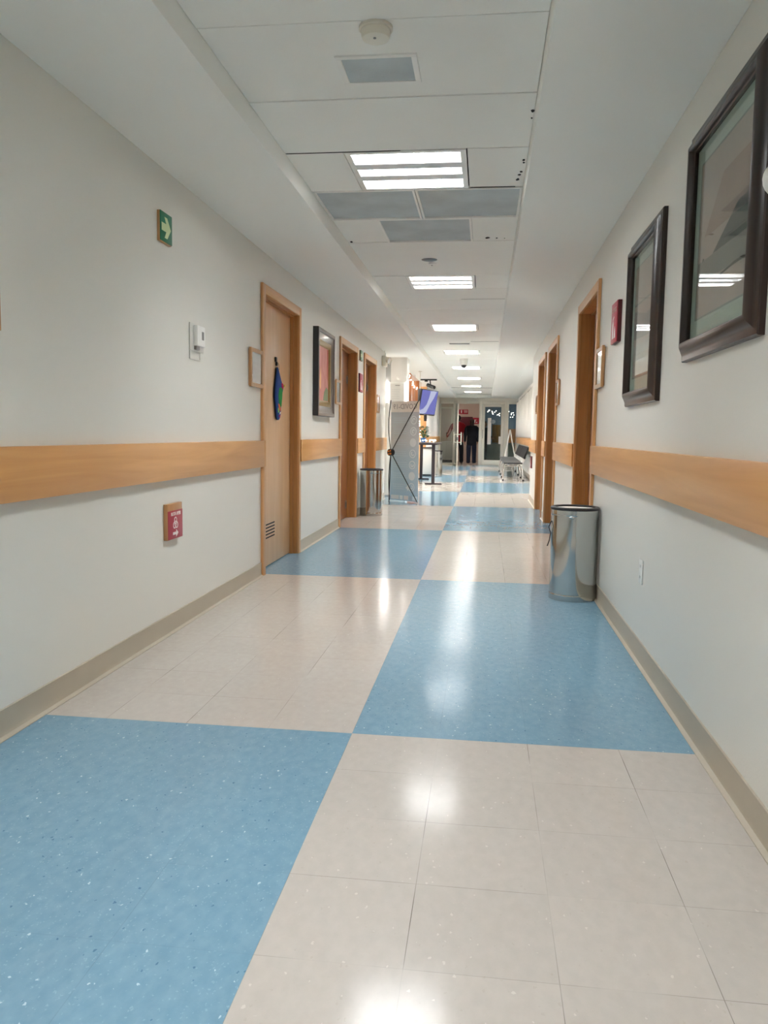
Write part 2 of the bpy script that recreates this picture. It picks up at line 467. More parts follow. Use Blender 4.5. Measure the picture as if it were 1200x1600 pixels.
# dark open joints seen in the photo
dj = MB(); dj.box((-1.02, 4.052, ZC - 0.001), (-0.45, 4.062, ZC + 0.006)); dj.box((-0.12, 4.668, ZC - 0.001), (0.13, 4.680, ZC + 0.006))
dj.box((-0.28, 8.392, ZC - 0.001), (0.165, 8.404, ZC + 0.004)); dj.box((-0.25, 12.13, ZC - 0.001), (0.165, 12.145, ZC + 0.004))
dj.box((-1.025, 3.47, ZC - 0.001), (-1.017, 4.06, ZC + 0.006)); dj.box((-1.02, 23.88, ZC - 0.004), (0.17, 23.93, ZC + 0.006))
for (x, y, r) in ((0.165, 3.62, 0.010), (0.166, 3.70, 0.006), (0.158, 4.28, 0.007), (0.15, 4.42, 0.009), (0.145, 4.47, 0.010), (0.140, 4.55, 0.012), (0.155, 4.24, 0.008),
                  (-0.02, 5.84, 0.016), (0.045, 5.85, 0.008), (0.10, 5.86, 0.004), (-1.00, 5.90, 0.012)):
    dj.prism([(x + r * random.uniform(.5, 1.1) * math.cos(t), y + 1.6 * r * random.uniform(.5, 1.1) * math.sin(t)) for t in [2 * PI * i / 9 for i in range(9)]], ZC - 0.0025, ZC + 0.004, 'z')
struct('ceiling_joint_gaps', dj, M_DARKVOID)

# corridor end header, side frames and the space behind the glass
struct('wall_end_header', MB().box((XL, YP - 0.02, 2.245), (XRF, YP + 0.12, 2.34)), M_ALU)
struct('wall_end_upper', MB().box((XL, YP, 2.34), (XRF, YP + 0.12, 2.66)), M_WALL)
struct('wall_lobby_back', MB().box((-2.4, 32.5, 0), (-0.24, 32.65, 3.0)), M_WALL_PINK)
struct('wall_lobby_return', MB().box((-0.24, 32.5, 0), (-0.10, 36.5, 3.0)), mat('dark_reflection_wall', (128, 146, 160), 0.5))  # blue-grey wall colour stands in for the dark reflection in the glass
struct('wall_lobby_deep', MB().box((-0.10, 36.4, 0), (2.9, 36.55, 3.0)), mat('dark_reflection_wall', (128, 146, 160), 0.5))
struct('wall_lobby_left', MB().box((-2.5, YP + 0.12, 0), (-2.4, 32.65, 3.0)), M_WALL_PINK)
struct('wall_lobby_right', MB().box((2.8, YP + 0.12, 0), (2.9, 36.5, 3.0)), mat('dark_reflection_wall', (128, 146, 160), 0.5))
struct('wall_lobby_near', MB().box((XRF + 0.15, YP + 0.12, 0), (2.8, YP + 0.3, 3.0)).box((-2.4, YP + 0.12, 0), (XL - 0.15, YP + 0.3, 3.0)), M_WALL)
struct('ceiling_lobby', MB().box((-2.5, YP + 0.12, 2.66), (2.9, 36.55, 3.0)), M_CEIL)

# wooden wall guards (continuous boards) and vinyl baseboards
def guard(n, side, y0, y1, lap0, lap1, label, x=None):
    m = MB(); s = 1 if side == 'left' else -1
    xw = (XL if side == 'left' else XR) if x is None else x
    def bx(a, b, d0, d1, bev): 
        lo, hi = sorted((xw + s * d0, xw + s * d1)); m.box((lo, a, 0.805), (hi, b, 0.994), bev)
    bx(y0, y1, 0.0, 0.032, 0.003)
    if lap0: bx(y0 - lap0, y0, 0.0215, 0.032, 0.002)
    if lap1: bx(y1, y1 + lap1, 0.0215, 0.032, 0.002)
    return struct('trim_%d' % n, m, M_RAIL, label, 'wall guard board')
LAP = 0.032
guard(1, 'left', Y0, 5.66, 0, LAP, 'maple guard board along the left wall above the small red sign')
guard(2, 'left', 6.87, 8.78, LAP, LAP, 'maple guard board below the deep framed painting on the left wall')
guard(3, 'left', 10.00, 10.55, LAP, LAP, 'short maple guard board between the second and third doors on the left')
guard(4, 'left', 11.73, YEND, LAP, 0, 'maple guard board between the last left door and the pillar')
guard(5, 'right', Y0, 5.63, 0, LAP, 'maple guard board along the right wall below the large framed pictures')
guard(6, 'right', 6.85, 8.72, LAP, LAP, 'maple guard board between the first two doors on the right wall')
guard(7, 'right', 9.98, 10.45, LAP, LAP, 'short maple guard board between the second and third right doors')
guard(8, 'right', 11.78, YR_END, LAP, 0, 'short maple guard board past the last door on the right')
guard(9, 'left', REC_Y + 0.02, YP - 0.03, 0, 0, 'maple guard board on the far left wall before the glass partition')
guard(10, 'right', YR_END + 0.02, YP - 0.03, 0, 0, 'maple guard board on the far right wall above the waiting benches', x=XRF)
def baseboard(name, side, spans, x=None):
    m = MB(); s = 1 if side == 'left' else -1
    xw = (XL if side == 'left' else XR) if x is None else x
    for a, b in spans:
        prof = [(0, 0), (0.024, 0), (0.024, 0.003), (0.010, 0.010), (0.006, 0.022), (0.006, 0.100), (0, 0.102)]
        m.prism([(xw + s * u, v) for u, v in prof], a, b, 'y')
    return struct(name, m, M_BASE)
baseboard('baseboard_left', 'left', [(Y0, 5.66), (6.87, 8.78), (10.0, 10.55), (11.73, YEND)])
baseboard('baseboard_right', 'right', [(Y0, 5.63), (6.85, 8.72), (9.98, 10.45), (11.78, YR_END)])
baseboard('baseboard_left_far', 'left', [(REC_Y, YP - 0.03)])
baseboard('baseboard_right_far', 'right', [(YR_END, YP - 0.03)], x=XRF)

# ------------------------------------------------------------------ timber doors
def door(n, side, y0, y1, recess, label, style):
    ym = (y0 + y1) / 2; w = y1 - y0
    t = thing('door_%d' % n, label, 'door', kind='structure', **(on_left(ym, 0) if side == 'left' else on_right(ym, 0)))
    h = w / 2; pr = 0.02; zi = ZDOOR - TRIM
    m = MB()
    m.box((0.0, -h, 0), (pr, -h + TRIM, ZDOOR), 0.003); m.box((0.0, h - TRIM, 0), (pr, h, ZDOOR), 0.003)
    m.build('frame', M_FRAME, t)
    MB().box((0.0, -h + TRIM, zi), (pr, h - TRIM, ZDOOR), 0.003).build('frame_head', M_FRAME_H, t)
    m = MB(); d = recess + 0.05
    m.box((-d, -h + TRIM - 0.012, 0), (0.0, -h + TRIM, zi)); m.box((-d, h - TRIM, 0), (0.0, h - TRIM + 0.012, zi))
    m.box((-d, -h + TRIM - 0.012, zi), (0.0, h - TRIM + 0.012, zi + 0.012))
    # door stop bead
    m.box((-recess, -h + TRIM, 0), (-recess + 0.028, -h + TRIM + 0.012, zi)); m.box((-recess, h - TRIM - 0.012, 0), (-recess + 0.028, h - TRIM, zi))
    m.box((-recess, -h + TRIM + 0.012, zi - 0.012), (-recess + 0.028, h - TRIM - 0.012, zi))
    m.build('jamb', M_JAMB, t)
    leaf = MB().box((-recess - 0.042, -h + TRIM + 0.004, 0.008), (-recess, h - TRIM - 0.004, zi - 0.004), 0.002).build('leaf', M_DOOR if style == 'light' else M_DOOR_DARK, t)
    if style == 'light':
        m = MB()
        for i in range(5):
            z = 0.225 + 0.026 * i
            m.box((-recess - 0.004, -0.46, z), (-recess + 0.0012, 0.02, z + 0.010))
        m.build('louvre_slot', M_DARKVOID, leaf)
        m = MB(); m.box((-recess, -h + TRIM + 0.013, 0.46), (-recess + 0.0015, -h + TRIM + 0.020, 1.83)); m.build('edge_groove', mat('groove_brown', (92, 58, 28), 0.6), leaf)
        MB().box((-recess, -h + TRIM + 0.006, 0.965), (-recess + 0.012, -h + TRIM + 0.026, 0.985), 0.002).build('latch_plate', mat('latch_tan', (190, 150, 110), 0.4), leaf)
    else:
        for z in (0.12, 1.66):
            m = MB(); m.box((-recess, h - TRIM - 0.16, z), (-recess + 0.004, h - TRIM - 0.06, z + 0.10), 0.001)
            m.cyl((-recess + 0.006, h - TRIM - 0.11, z + 0.02), (-recess + 0.006, h - TRIM - 0.11, z + 0.08), 0.010, seg=10)
            m.build('hinge', M_GREYMETAL, leaf)
        m = MB(); yk = -h + TRIM + 0.09 if side == 'left' else h - TRIM - 0.09
        m.cyl((-recess, yk, 1.0), (-recess + 0.010, yk, 1.0), 0.027); m.cyl((-recess + 0.010, yk, 1.0), (-recess + 0.045, yk, 1.0), 0.010); m.ball((-recess + 0.055, yk, 1.0), 0.026, scale=(0.7, 1, 1))
        m.build('knob', M_GREYMETAL, leaf)
    return t
door(1, 'left', *DOORS_L[0], 0.062, 'maple door with louvre slots and a hanging colourful ornament', 'light')
door(2, 'left', *DOORS_L[1], 0.095, 'timber door on the left between the painting and the steel bin', 'dark')
door(3, 'left', *DOORS_L[2], 0.095, 'last timber door on the left, behind the steel bin', 'dark')
door(4, 'right', *DOORS_R[0], 0.105, 'timber door on the right just behind the large steel bin', 'dark')
door(5, 'right', *DOORS_R[1], 0.095, 'second timber door along the right wall', 'dark')
door(6, 'right', *DOORS_R[2], 0.085, 'last timber door on the right wall before the benches', 'dark')

# ------------------------------------------------------------------ ceiling fixtures
CLX = (LX0 + LX1) / 2
def troffer(mt=M_LAMP):
    t = thing('ceiling_light', 'x', 'ceiling light', (CLX, 0, ZC))
    w = (LX1 - LX0) / 2 - 0.004; hy = PITCH_Y / 2 - 0.004
    b = 0.028
    m = MB()
    for lo, hi in (((-w, -hy, -0.003), (w, -hy + b, 0.012)), ((-w, hy - b, -0.003), (w, hy, 0.012)), ((-w, -hy + b, -0.003), (-w + b, hy - b, 0.012)), ((w - b, -hy + b, -0.003), (w, hy - b, 0.012))):
        m.box(lo, hi, 0.001, seg=1)
    m.build('bezel', M_WHITE, t)
    m = MB(); iw, ih = w - b, hy - b
    for lo, hi in (((-iw - 0.01, -ih - 0.01, 0.085), (iw + 0.01, ih + 0.01, 0.095)), ((-iw - 0.01, -ih - 0.01, 0.012), (iw + 0.01, -ih, 0.085)), ((-iw - 0.01, ih, 0.012), (iw + 0.01, ih + 0.01, 0.085)),
                   ((-iw - 0.01, -ih, 0.012), (-iw, ih, 0.085)), ((iw, -ih, 0.012), (iw + 0.01, ih, 0.085))):
        m.box(lo, hi)
    m.build('housing', M_REFLECTOR, t)
    pitch = 2 * ih / 3
    for i in range(3):
        y = -ih + pitch * (i + 0.5)
        MB().box((-iw + 0.03, y - 0.078, 0.066), (iw - 0.03, y + 0.078, 0.072)).build('lamp_panel', mt, t)
    m = MB()
    for i in (1, 2):
        y = -ih + pitch * i
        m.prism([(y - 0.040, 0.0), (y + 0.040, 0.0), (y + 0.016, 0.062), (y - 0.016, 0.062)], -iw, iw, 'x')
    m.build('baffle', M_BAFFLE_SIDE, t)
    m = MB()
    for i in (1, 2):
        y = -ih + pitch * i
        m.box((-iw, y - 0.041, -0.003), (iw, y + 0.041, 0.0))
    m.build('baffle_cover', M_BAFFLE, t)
    m = MB()
    for j in range(1, 9):
        x = -iw + 2 * iw * j / 9
        for i in range(3):
            y = -ih + pitch * i
            m.box((x - 0.0012, y + (0.025 if i else 0.0), 0.024), (x + 0.0012, y + pitch - (0.025 if i < 2 else 0.0), 0.060))
    m.build('louvre', M_LOUVRE, t)
    return t
proto = troffer()
LIGHT_LABELS = {0: 'largest recessed ceiling light, just in front of the wide grey grilles', 5: 'recessed ceiling light just beyond the dark round ceiling hole',
    10: 'third recessed ceiling light along the tile ceiling, before the thin ceiling air slot', 15: 'fourth recessed ceiling light, between the thin air slot and the dome camera',
    20: 'fifth recessed ceiling light, partly hidden behind the dome camera', 25: 'sixth recessed ceiling light, the next one past the dome camera light',
    30: 'seventh recessed ceiling light, beside the dark ceiling joint near the far end', 35: 'last and smallest recessed ceiling light before the glass partition',
    -5: 'recessed ceiling light above the camera, seen only as a reflection in the floor', -10: 'recessed ceiling light behind the camera'}
first = True
for kk in (0, 5, 10, 15, 20, 25, 30, 35, -5, -10):
    o = proto if first else copy_tree(proto)
    first = False
    o.location = (CLX, (row(kk) + row(kk + 1)) / 2, ZC)
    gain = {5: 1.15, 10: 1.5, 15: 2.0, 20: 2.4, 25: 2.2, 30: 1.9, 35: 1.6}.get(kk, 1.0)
    if gain != 1.0:      # extra strength added to these lamps to brighten the far end
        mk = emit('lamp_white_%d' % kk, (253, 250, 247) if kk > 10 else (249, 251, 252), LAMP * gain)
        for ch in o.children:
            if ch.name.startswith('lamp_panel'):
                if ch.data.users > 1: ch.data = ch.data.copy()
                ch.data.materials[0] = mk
    tag(o, LIGHT_LABELS[kk], 'ceiling light', 'recessed lights down the tile ceiling')

def grille(name, label, x0, x1, y0, y1, frame=0.014, group='grey air grilles in the ceiling', recess=0.006):
    xm, ym = (x0 + x1) / 2, (y0 + y1) / 2; w, h = (x1 - x0) / 2, (y1 - y0) / 2
    t = thing(name, label, 'air grille', (xm, ym, ZC), group=group)
    m = MB()
    for lo, hi in (((-w, -h, -0.005), (w, -h + frame, 0.012)), ((-w, h - frame, -0.005), (w, h, 0.012)), ((-w, -h + frame, -0.005), (-w + frame, h - frame, 0.012)), ((w - frame, -h + frame, -0.005), (w, h - frame, 0.012))):
        m.box(lo, hi, 0.001, seg=1)
    m.build('frame', M_WHITE, t)
    MB().box((-w + frame, -h + frame, recess), (w - frame, h - frame, recess + 0.012)).build('filter_mesh', M_FILTER, t)
    return t
r1, r2y, r3 = row(1), row(2), row(3)
grille('air_grille', 'wide grey ceiling grille left of the pair behind the first light', TL + 0.003, -0.437, r1 + 0.003, r2y - 0.003)
grille('air_grille', 'wide grey ceiling grille right of the pair behind the first light', -0.433, TR - 0.003, r1 + 0.003, r2y - 0.003)
grille('air_grille', 'square grey ceiling grille centred behind the wide pair', LX0, LX1, r2y + 0.003, r3 - 0.003)
grille('air_vent', 'small blue-grey vent with wide white frame near the smoke detector', -0.590, -0.285, 3.055, 3.300, 0.022, 'small ceiling vents', -0.002)
t = thing('air_diffuser', 'thin grey ceiling air slot before the fourth ceiling light', 'air vent', (-0.424, 12.40, ZC))
m = MB()
for i in range(4): m.box((-0.15, -0.03 + 0.018 * i, -0.010), (0.15, -0.020 + 0.018 * i, 0.0), 0.001)
m.build('slat', M_GREYMETAL, t); MB().box((-0.16, -0.045, -0.004), (0.16, 0.055, 0.0)).build('frame', M_WHITE, t)

t = thing('smoke_detector', 'round ivory smoke detector on the nearest ceiling joint', 'smoke detector', (-0.408, 2.86, ZC))
MB().lathe([(0, 0), (0.058, 0), (0.058, -0.009), (0.053, -0.012)][:], seg=40).lathe([(0.053, -0.002), (0.053, -0.011), (0, -0.011)]).build('mounting_base', M_OFFWHITE, t)
MB().lathe([(0.050, -0.011), (0.050, -0.027), (0.046, -0.038), (0.032, -0.045), (0, -0.047)]).build('sensor_head', M_OFFWHITE, t)
m = MB(); m.cyl((0.0, -0.024, -0.048), (0.0, -0.024, -0.043), 0.005, seg=12); m.build('indicator', M_GREYLCD, t)

t = thing('ceiling_hole', 'dark round ceiling opening with a loose fitting beside it', 'ceiling opening', (-0.477, 6.53, ZC))
MB().lathe([(0, -0.002), (0.060, -0.002), (0.064, 0.0), (0.0, 0.0)]).build('opening', M_BLACK, t)
m = MB(); m.lathe([(0, -0.014), (0.030, -0.012), (0.034, 0.0), (0, 0)], (0.02, 0.115, 0)); m.build('cover_plate', M_WHITE, t)
MB().ball((0.01, 0.16, -0.006), 0.009).build('connector', M_GREYLCD, t)

t = thing('dome_camera', 'white security camera with dark dome hanging from the tile ceiling', 'security camera', (-0.42, 14.92, ZC))
MB().lathe([(0, 0), (0.072, 0), (0.072, -0.035), (0.062, -0.085), (0.056, -0.11), (0, -0.11)]).build('housing', M_WHITE, t)
MB().lathe([(0.048, -0.11), (0.046, -0.135), (0.034, -0.155), (0.016, -0.165), (0, -0.167)]).build('dome', mat('smoked_dome', (24, 24, 28), 0.08, coat=0.6), t)

# added fill lamps, unseen behind the pillar, brighten the reception side
for i, (x, y) in enumerate(((-3.3, 15.5), (-3.3, 19.5))):
    t = thing('ceiling_light', 'added unseen fill light of the side room %s' % ('just behind the white pillar', 'nearer the brown panelling')[i], 'ceiling light', (x, y, 2.9), group='added reception fill lights')
    MB().box((-0.32, -0.32, -0.02), (0.32, 0.32, 0.0), 0.002).build('bezel', M_WHITE, t)
    MB().box((-0.28, -0.28, -0.024), (0.28, 0.28, -0.02)).build('lamp_panel', M_LAMP_FILL, t)
for i, (x, y) in enumerate(((-1.3, 30.8), (1.6, 34.0))):  # lobby fill lamps, added out of view to make people and wall visible
    t = thing('ceiling_light', 'added unseen lobby fill light %s' % ('over the person in red behind the partition', 'deep behind the white-framed glass door')[i], 'ceiling light', (x, y, 2.66), group='added lobby fill lights')
    MB().box((-0.32, -0.32, -0.02), (0.32, 0.32, 0.0), 0.002).build('bezel', M_WHITE, t)
    MB().box((-0.25, -0.25, -0.024), (0.25, 0.25, -0.02)).build('lamp_panel', emit('lobby_fill_lamp_%d' % i, (255, 236, 222) if i == 0 else (238, 244, 255), 2.0 if i == 0 else 5.0), t)

# ------------------------------------------------------------------ things on the left wall
def plaque(side, y0, y1, z0, z1, label):
    ym, zm = (y0 + y1) / 2, (z0 + z1) / 2; w, h = y1 - y0, z1 - z0
    t = thing('door_plaque', label, 'wall plaque', group='wood-framed room plaques beside the doors', **(on_left(ym, zm) if side == 'left' else on_right(ym, zm)))
    off = 0.007
    MB().box((0.0, -w / 2 + 0.01, -h / 2 + 0.01), (off, w / 2 - 0.01, h / 2 - 0.01)).build('backing', M_SIGNWOOD, t)
    MB().picture_frame(w, h, [(0.0, off), (0.0, off + 0.014), (0.003, off + 0.017), (0.026, off + 0.016), (0.029, off + 0.011), (0.029, off)]).build('frame', M_SIGNWOOD, t)
    MB().box((off + 0.002, -w / 2 + 0.028, -h / 2 + 0.028), (off + 0.010, w / 2 - 0.028, h / 2 - 0.028)).build('insert', mat('mirror_insert', (128, 128, 134), 0.08, 0.35, coat=0.8), t)
    return t
plaque('left', 2.225, 2.502, 1.375, 1.64, 'wood-framed plaque cut off by the left edge of the photo')
plaque('left', 5.355, 5.655, 1.365, 1.63, 'wood-framed plaque on the left wall against the first door frame')
plaque('left', 8.51, 8.775, 1.365, 1.63, 'wood-framed plaque between the deep framed painting and the second left door')
plaque('left', 11.80, 12.06, 1.365, 1.63, 'small grey plaque on the left wall past the last door')
plaque('right', 5.325, 5.622, 1.375, 1.64, 'wood-framed plaque on the right wall beside the nearest right door')
plaque('right', 8.42, 8.712, 1.375, 1.64, 'wood-framed plaque beside the second right-hand door')
plaque('right', 11.84, 12.10, 1.375, 1.64, 'grey plaque seen edge-on past the last right-hand door')

ARROW = [(-0.5, -0.16), (-0.02, -0.16), (-0.20, -0.42), (0.08, -0.42), (0.46, 0.0), (0.08, 0.42), (-0.20, 0.42), (-0.02, 0.16), (-0.5, 0.16)]
def arrow_sign(ym, zm, w, h, label):
    t = thing('exit_sign', label, 'arrow sign', group='green evacuation arrow signs', **on_left(ym, zm))
    MB().box((0, -w / 2, -h / 2), (0.014, w / 2, h / 2), 0.001).build('backing', M_SIGNWOOD, t)
    MB().box((0.014, -w / 2, -h / 2 + 0.004), (0.018, w / 2, h / 2), 0.0005).build('face', M_GREEN, t)
    s = w * 0.82
    MB().prism([(u * s, v * s) for u, v in ARROW], 0.018, 0.0192, 'x').build('arrow', M_PALEGREEN, t)
    return t
arrow_sign(3.915, 2.052, 0.145, 0.145, 'green sign with pale arrow pointing right, alone high on the left wall')
arrow_sign(10.27, 2.045, 0.17, 0.13, 'small green sign above the red sign between the left doors')

# thermostat on its clear guard plate
t = thing('thermostat', 'white thermostat with small grey display on a pale wall plate', 'thermostat', **on_left(4.36, 1.56))
MB().box((0, -0.105, -0.065), (0.008, 0.105, 0.085), 0.003).build('back_plate', M_PALE, t)
m = MB()
for lo, hi in (((0, -0.105, -0.112), (0.006, -0.098, -0.066)), ((0, 0.052, -0.112), (0.006, 0.059, -0.066)), ((0, -0.098, -0.112), (0.006, 0.052, -0.105))): m.box(lo, hi)
m.build('guard_tab', M_PALE, t)
m = MB(); m.box((0.008, -0.06, -0.036), (0.034, 0.06, 0.075), 0.005); u = m.build('control_unit', M_WHITE, t)
MB().box((0.034, 0.005, 0.0), (0.0352, 0.035, 0.045)).build('display', M_GREYLCD, u)
MB().box((0.008, -0.05, -0.058), (0.024, 0.0, -0.036), 0.002).build('lever', mat('mid_grey_plastic', (150, 148, 144), 0.4), u)

# red waste-route sign
def biohazard(m, cx, cz, s, d0, d1):
    for a in (PI / 2, PI / 2 + 2 * PI / 3, PI / 2 + 4 * PI / 3):
        c = (cx + 0.30 * s * math.cos(a), cz + 0.30 * s * math.sin(a))
        m.ring(c, 0.22 * s, 0.32 * s, d0, d1, a - 2.55, a + 2.55, 26)
        m.box((d0, cx - 0.02 * s, cz - 0.02 * s), (d1, cx + 0.02 * s, cz + 0.02 * s))
    m.ring((cx, cz), 0.17 * s, 0.25 * s, d0, d1)
    m.ring((cx, cz), 0.0001, 0.09 * s, d0, d1)
t = thing('wall_sign', 'red low wall sign lettered RUTA RPBI with biohazard symbol and arrow', 'wall sign', **on_left(3.975, 0.588))
w, h = 0.20, 0.185
MB().box((0, -w / 2, -h / 2), (0.022, w / 2, h / 2), 0.002).build('backing_board', M_SIGNWOOD, t)
face = MB().box((0.022, -w / 2 + 0.004, -h / 2 + 0.002), (0.0245, w / 2 - 0.002, h / 2 - 0.036), 0.0006).build('face', mat('faded_sign_red', (172, 52, 68), 0.4), t)
text('lettering', 'RUTA RPBI', 0.027, M_INK, t, (0.0252, 0.004, 0.038))
m = MB(); biohazard(m, 0.0, -0.012, 0.056, 0.0245, 0.0256); m.build('hazard_symbol', M_INK, t)
m = MB(); m.prism([(u, v) for u, v in ((-0.036, -0.070), (0.008, -0.070), (0.008, -0.083), (0.036, -0.063), (0.008, -0.043), (0.008, -0.056), (-0.036, -0.056))], 0.0245, 0.0256, 'x'); m.build('arrow', M_INK, t)

# colourful hanging ornament on the first door
t = thing('hanging_ornament', 'blue and green cloth ornament hanging on the first left door', 'door ornament', **on_left(6.30, 1.15))
xo = -0.062
m = MB(); m.box((xo, -0.022, 0.462), (xo + 0.012, 0.024, 0.500), 0.002); m.box((xo, 0.002, 0.432), (xo + 0.016, 0.024, 0.464), 0.002); m.build('hook', M_BLACK, t)
BODY = [(0.012, 0.43), (0.05, 0.38), (0.11, 0.30), (0.165, 0.245), (0.178, 0.205), (0.152, 0.155), (0.128, 0.06), (0.105, -0.02), (0.098, -0.09), (0.070, -0.135), (0.030, -0.150), (-0.010, -0.130), (-0.030, -0.06), (-0.050, 0.03), (-0.070, 0.10), (-0.062, 0.18), (-0.030, 0.30), (0.0, 0.42)]
def puff(poly, d0, d1, name, mt, parent):
    poly = [(u, (v + 0.15) * 0.741) for u, v in poly]
    c = (sum(p[0] for p in poly) / len(poly), sum(p[1] for p in poly) / len(poly))
    m = MB(); n = len(poly)
    def shr(f): return [(c[0] + (u - c[0]) * f, c[1] + (v - c[1]) * f) for u, v in poly]
    L = [(d0, shr(0.94)), (d0 + (d1 - d0) * 0.4, shr(1.0)), (d0 + (d1 - d0) * 0.8, shr(0.93)), (d1, shr(0.72))]
    R = [[m.bm.verts.new((d, u, v)) for u, v in pl] for d, pl in L]
    for a, b in zip(R, R[1:]):
        for k in range(n): m.bm.faces.new((a[k], a[(k + 1) % n], b[(k + 1) % n], b[k]))
    m.bm.faces.new(R[0][::-1]); m.bm.faces.new(R[-1])
    return m.build(name, mt, parent)
puff([(u * 1.03 - 0.004, v) for u, v in BODY], xo + 0.002, xo + 0.014, 'dark_lining', mat('lining_black', (22, 24, 34), 0.9), t)
body = puff(BODY, xo + 0.010, xo + 0.026, 'cloth_body', mat('felt_blue', (30, 66, 134), 0.9, bump=0.2, bscale=300), t)
puff([(0.03, 0.20), (0.10, 0.215), (0.135, 0.19), (0.12, 0.09), (0.095, 0.0), (0.07, -0.01), (0.015, 0.04), (0.0, 0.12)], xo + 0.022, xo + 0.0295, 'green_patch', mat('felt_green', (22, 140, 58), 0.9), body)
puff([(0.10, 0.26), (0.145, 0.255), (0.165, 0.22), (0.14, 0.19), (0.105, 0.21)], xo + 0.022, xo + 0.030, 'crimson_patch', mat('felt_crimson', (190, 40, 86), 0.9), body)
puff([(-0.005, 0.03), (0.03, 0.03), (0.075, -0.02), (0.065, -0.055), (0.02, -0.03)], xo + 0.022, xo + 0.0295, 'orange_patch', mat('felt_orange', (216, 104, 50), 0.9), body)
puff([(-0.01, -0.01), (0.015, -0.02), (0.022, -0.06), (0.0, -0.07), (-0.012, -0.04)], xo + 0.022, xo + 0.0290, 'lime_patch', mat('felt_lime', (130, 196, 110), 0.9), body)
puff([(0.045, -0.06), (0.075, -0.055), (0.07, -0.075), (0.04, -0.085)], xo + 0.022, xo + 0.0290, 'white_patch', mat('felt_white', (232, 228, 224), 0.9), body)
puff([(0.02, -0.09), (0.06, -0.085), (0.055, -0.115), (0.025, -0.118)], xo + 0.022, xo + 0.0290, 'plum_patch', mat('felt_plum', (140, 40, 110), 0.9), body)
MB().tube([(xo + 0.02, 0.012, 0.455), (xo + 0.026, 0.02, 0.435), (xo + 0.03, 0.012, 0.40)], 0.003, 6).build('cord', mat('cord_tan', (170, 150, 120), 0.8), t)
MB().ball((xo + 0.026, 0.188, 0.285), 0.011, 10).build('bead', mat('bead_yellow', (236, 216, 120), 0.4), t)

# deep framed painting on the left wall
t = thing('framed_painting', 'pink painting in deep black and gold frame on the left wall', 'painting', **on_left(7.83, 1.63))
w, h = 0.82, 0.825
MB().picture_frame(w, h, [(0, 0.0), (0, 0.052), (0.004, 0.055), (0.004, 0.0)]).build('frame_edge', M_BLACKWOOD, t)
MB().picture_frame(w - 0.008, h - 0.008, [(0, 0.010), (0, 0.054), (0.012, 0.058), (0.030, 0.056), (0.036, 0.046), (0.070, 0.040), (0.094, 0.030), (0.094, 0.010)]).build('frame', M_SILVERWOOD, t)
MB().picture_frame(w - 0.196, h - 0.196, [(0, 0.010), (0, 0.032), (0.012, 0.036), (0.044, 0.030), (0.054, 0.022), (0.054, 0.010)]).build('liner', M_GOLD, t)
cw, chh = (w - 0.30) / 2, (h - 0.30) / 2
cv = bpy.data.materials.new('pink_canvas'); cv.use_nodes = True
nt = cv.node_tree; b = nt.nodes['Principled BSDF']; b.inputs['Roughness'].default_value = 0.55
tc = nt.nodes.new('ShaderNodeTexCoord'); mp = nt.nodes.new('ShaderNodeMapping'); mp.inputs['Scale'].default_value = (1, 5, 2)
n = nt.nodes.new('ShaderNodeTexNoise'); n.inputs['Scale'].default_value = 1.6; n.inputs['Detail'].default_value = 5; n.inputs['Distortion'].default_value = 1.5
r = nt.nodes.new('ShaderNodeValToRGB'); e = r.color_ramp.elements
e[0].position = 0.30; e[0].color = lin((188, 112, 104)); e[1].position = 0.72; e[1].color = lin((212, 152, 144))
el = e.new(0.5); el.color = lin((200, 132, 122))
nt.links.new(tc.outputs['Object'], mp.inputs[0]); nt.links.new(mp.outputs[0], n.inputs['Vector']); nt.links.new(n.outputs['Fac'], r.inputs['Fac']); nt.links.new(r.outputs['Color'], b.inputs['Base Color'])
canvas = MB().box((0.008, -cw, -chh), (0.016, cw, chh)).build('canvas', cv, t)
MB().prism([(-0.16, -0.02), (-0.12, 0.07), (-0.10, -0.02), (-0.11, -0.13), (-0.15, -0.16), (-0.18, -0.10)], 0.016, 0.0168).build('yellow_brushwork', mat('paint_straw', (226, 178, 120), 0.6), canvas)
MB().prism([(0.0, -0.255), (0.05, -0.17), (0.15, -0.12), (0.235, -0.14), (0.235, -0.255)], 0.016, 0.0168).build('green_brushwork', mat('paint_sage', (120, 136, 100), 0.6), canvas)
MB().prism([(0.19, 0.255), (0.235, 0.255), (0.235, -0.10), (0.205, 0.02)], 0.016, 0.0168).build('orange_brushwork', mat('paint_rust', (186, 66, 40), 0.6), canvas)

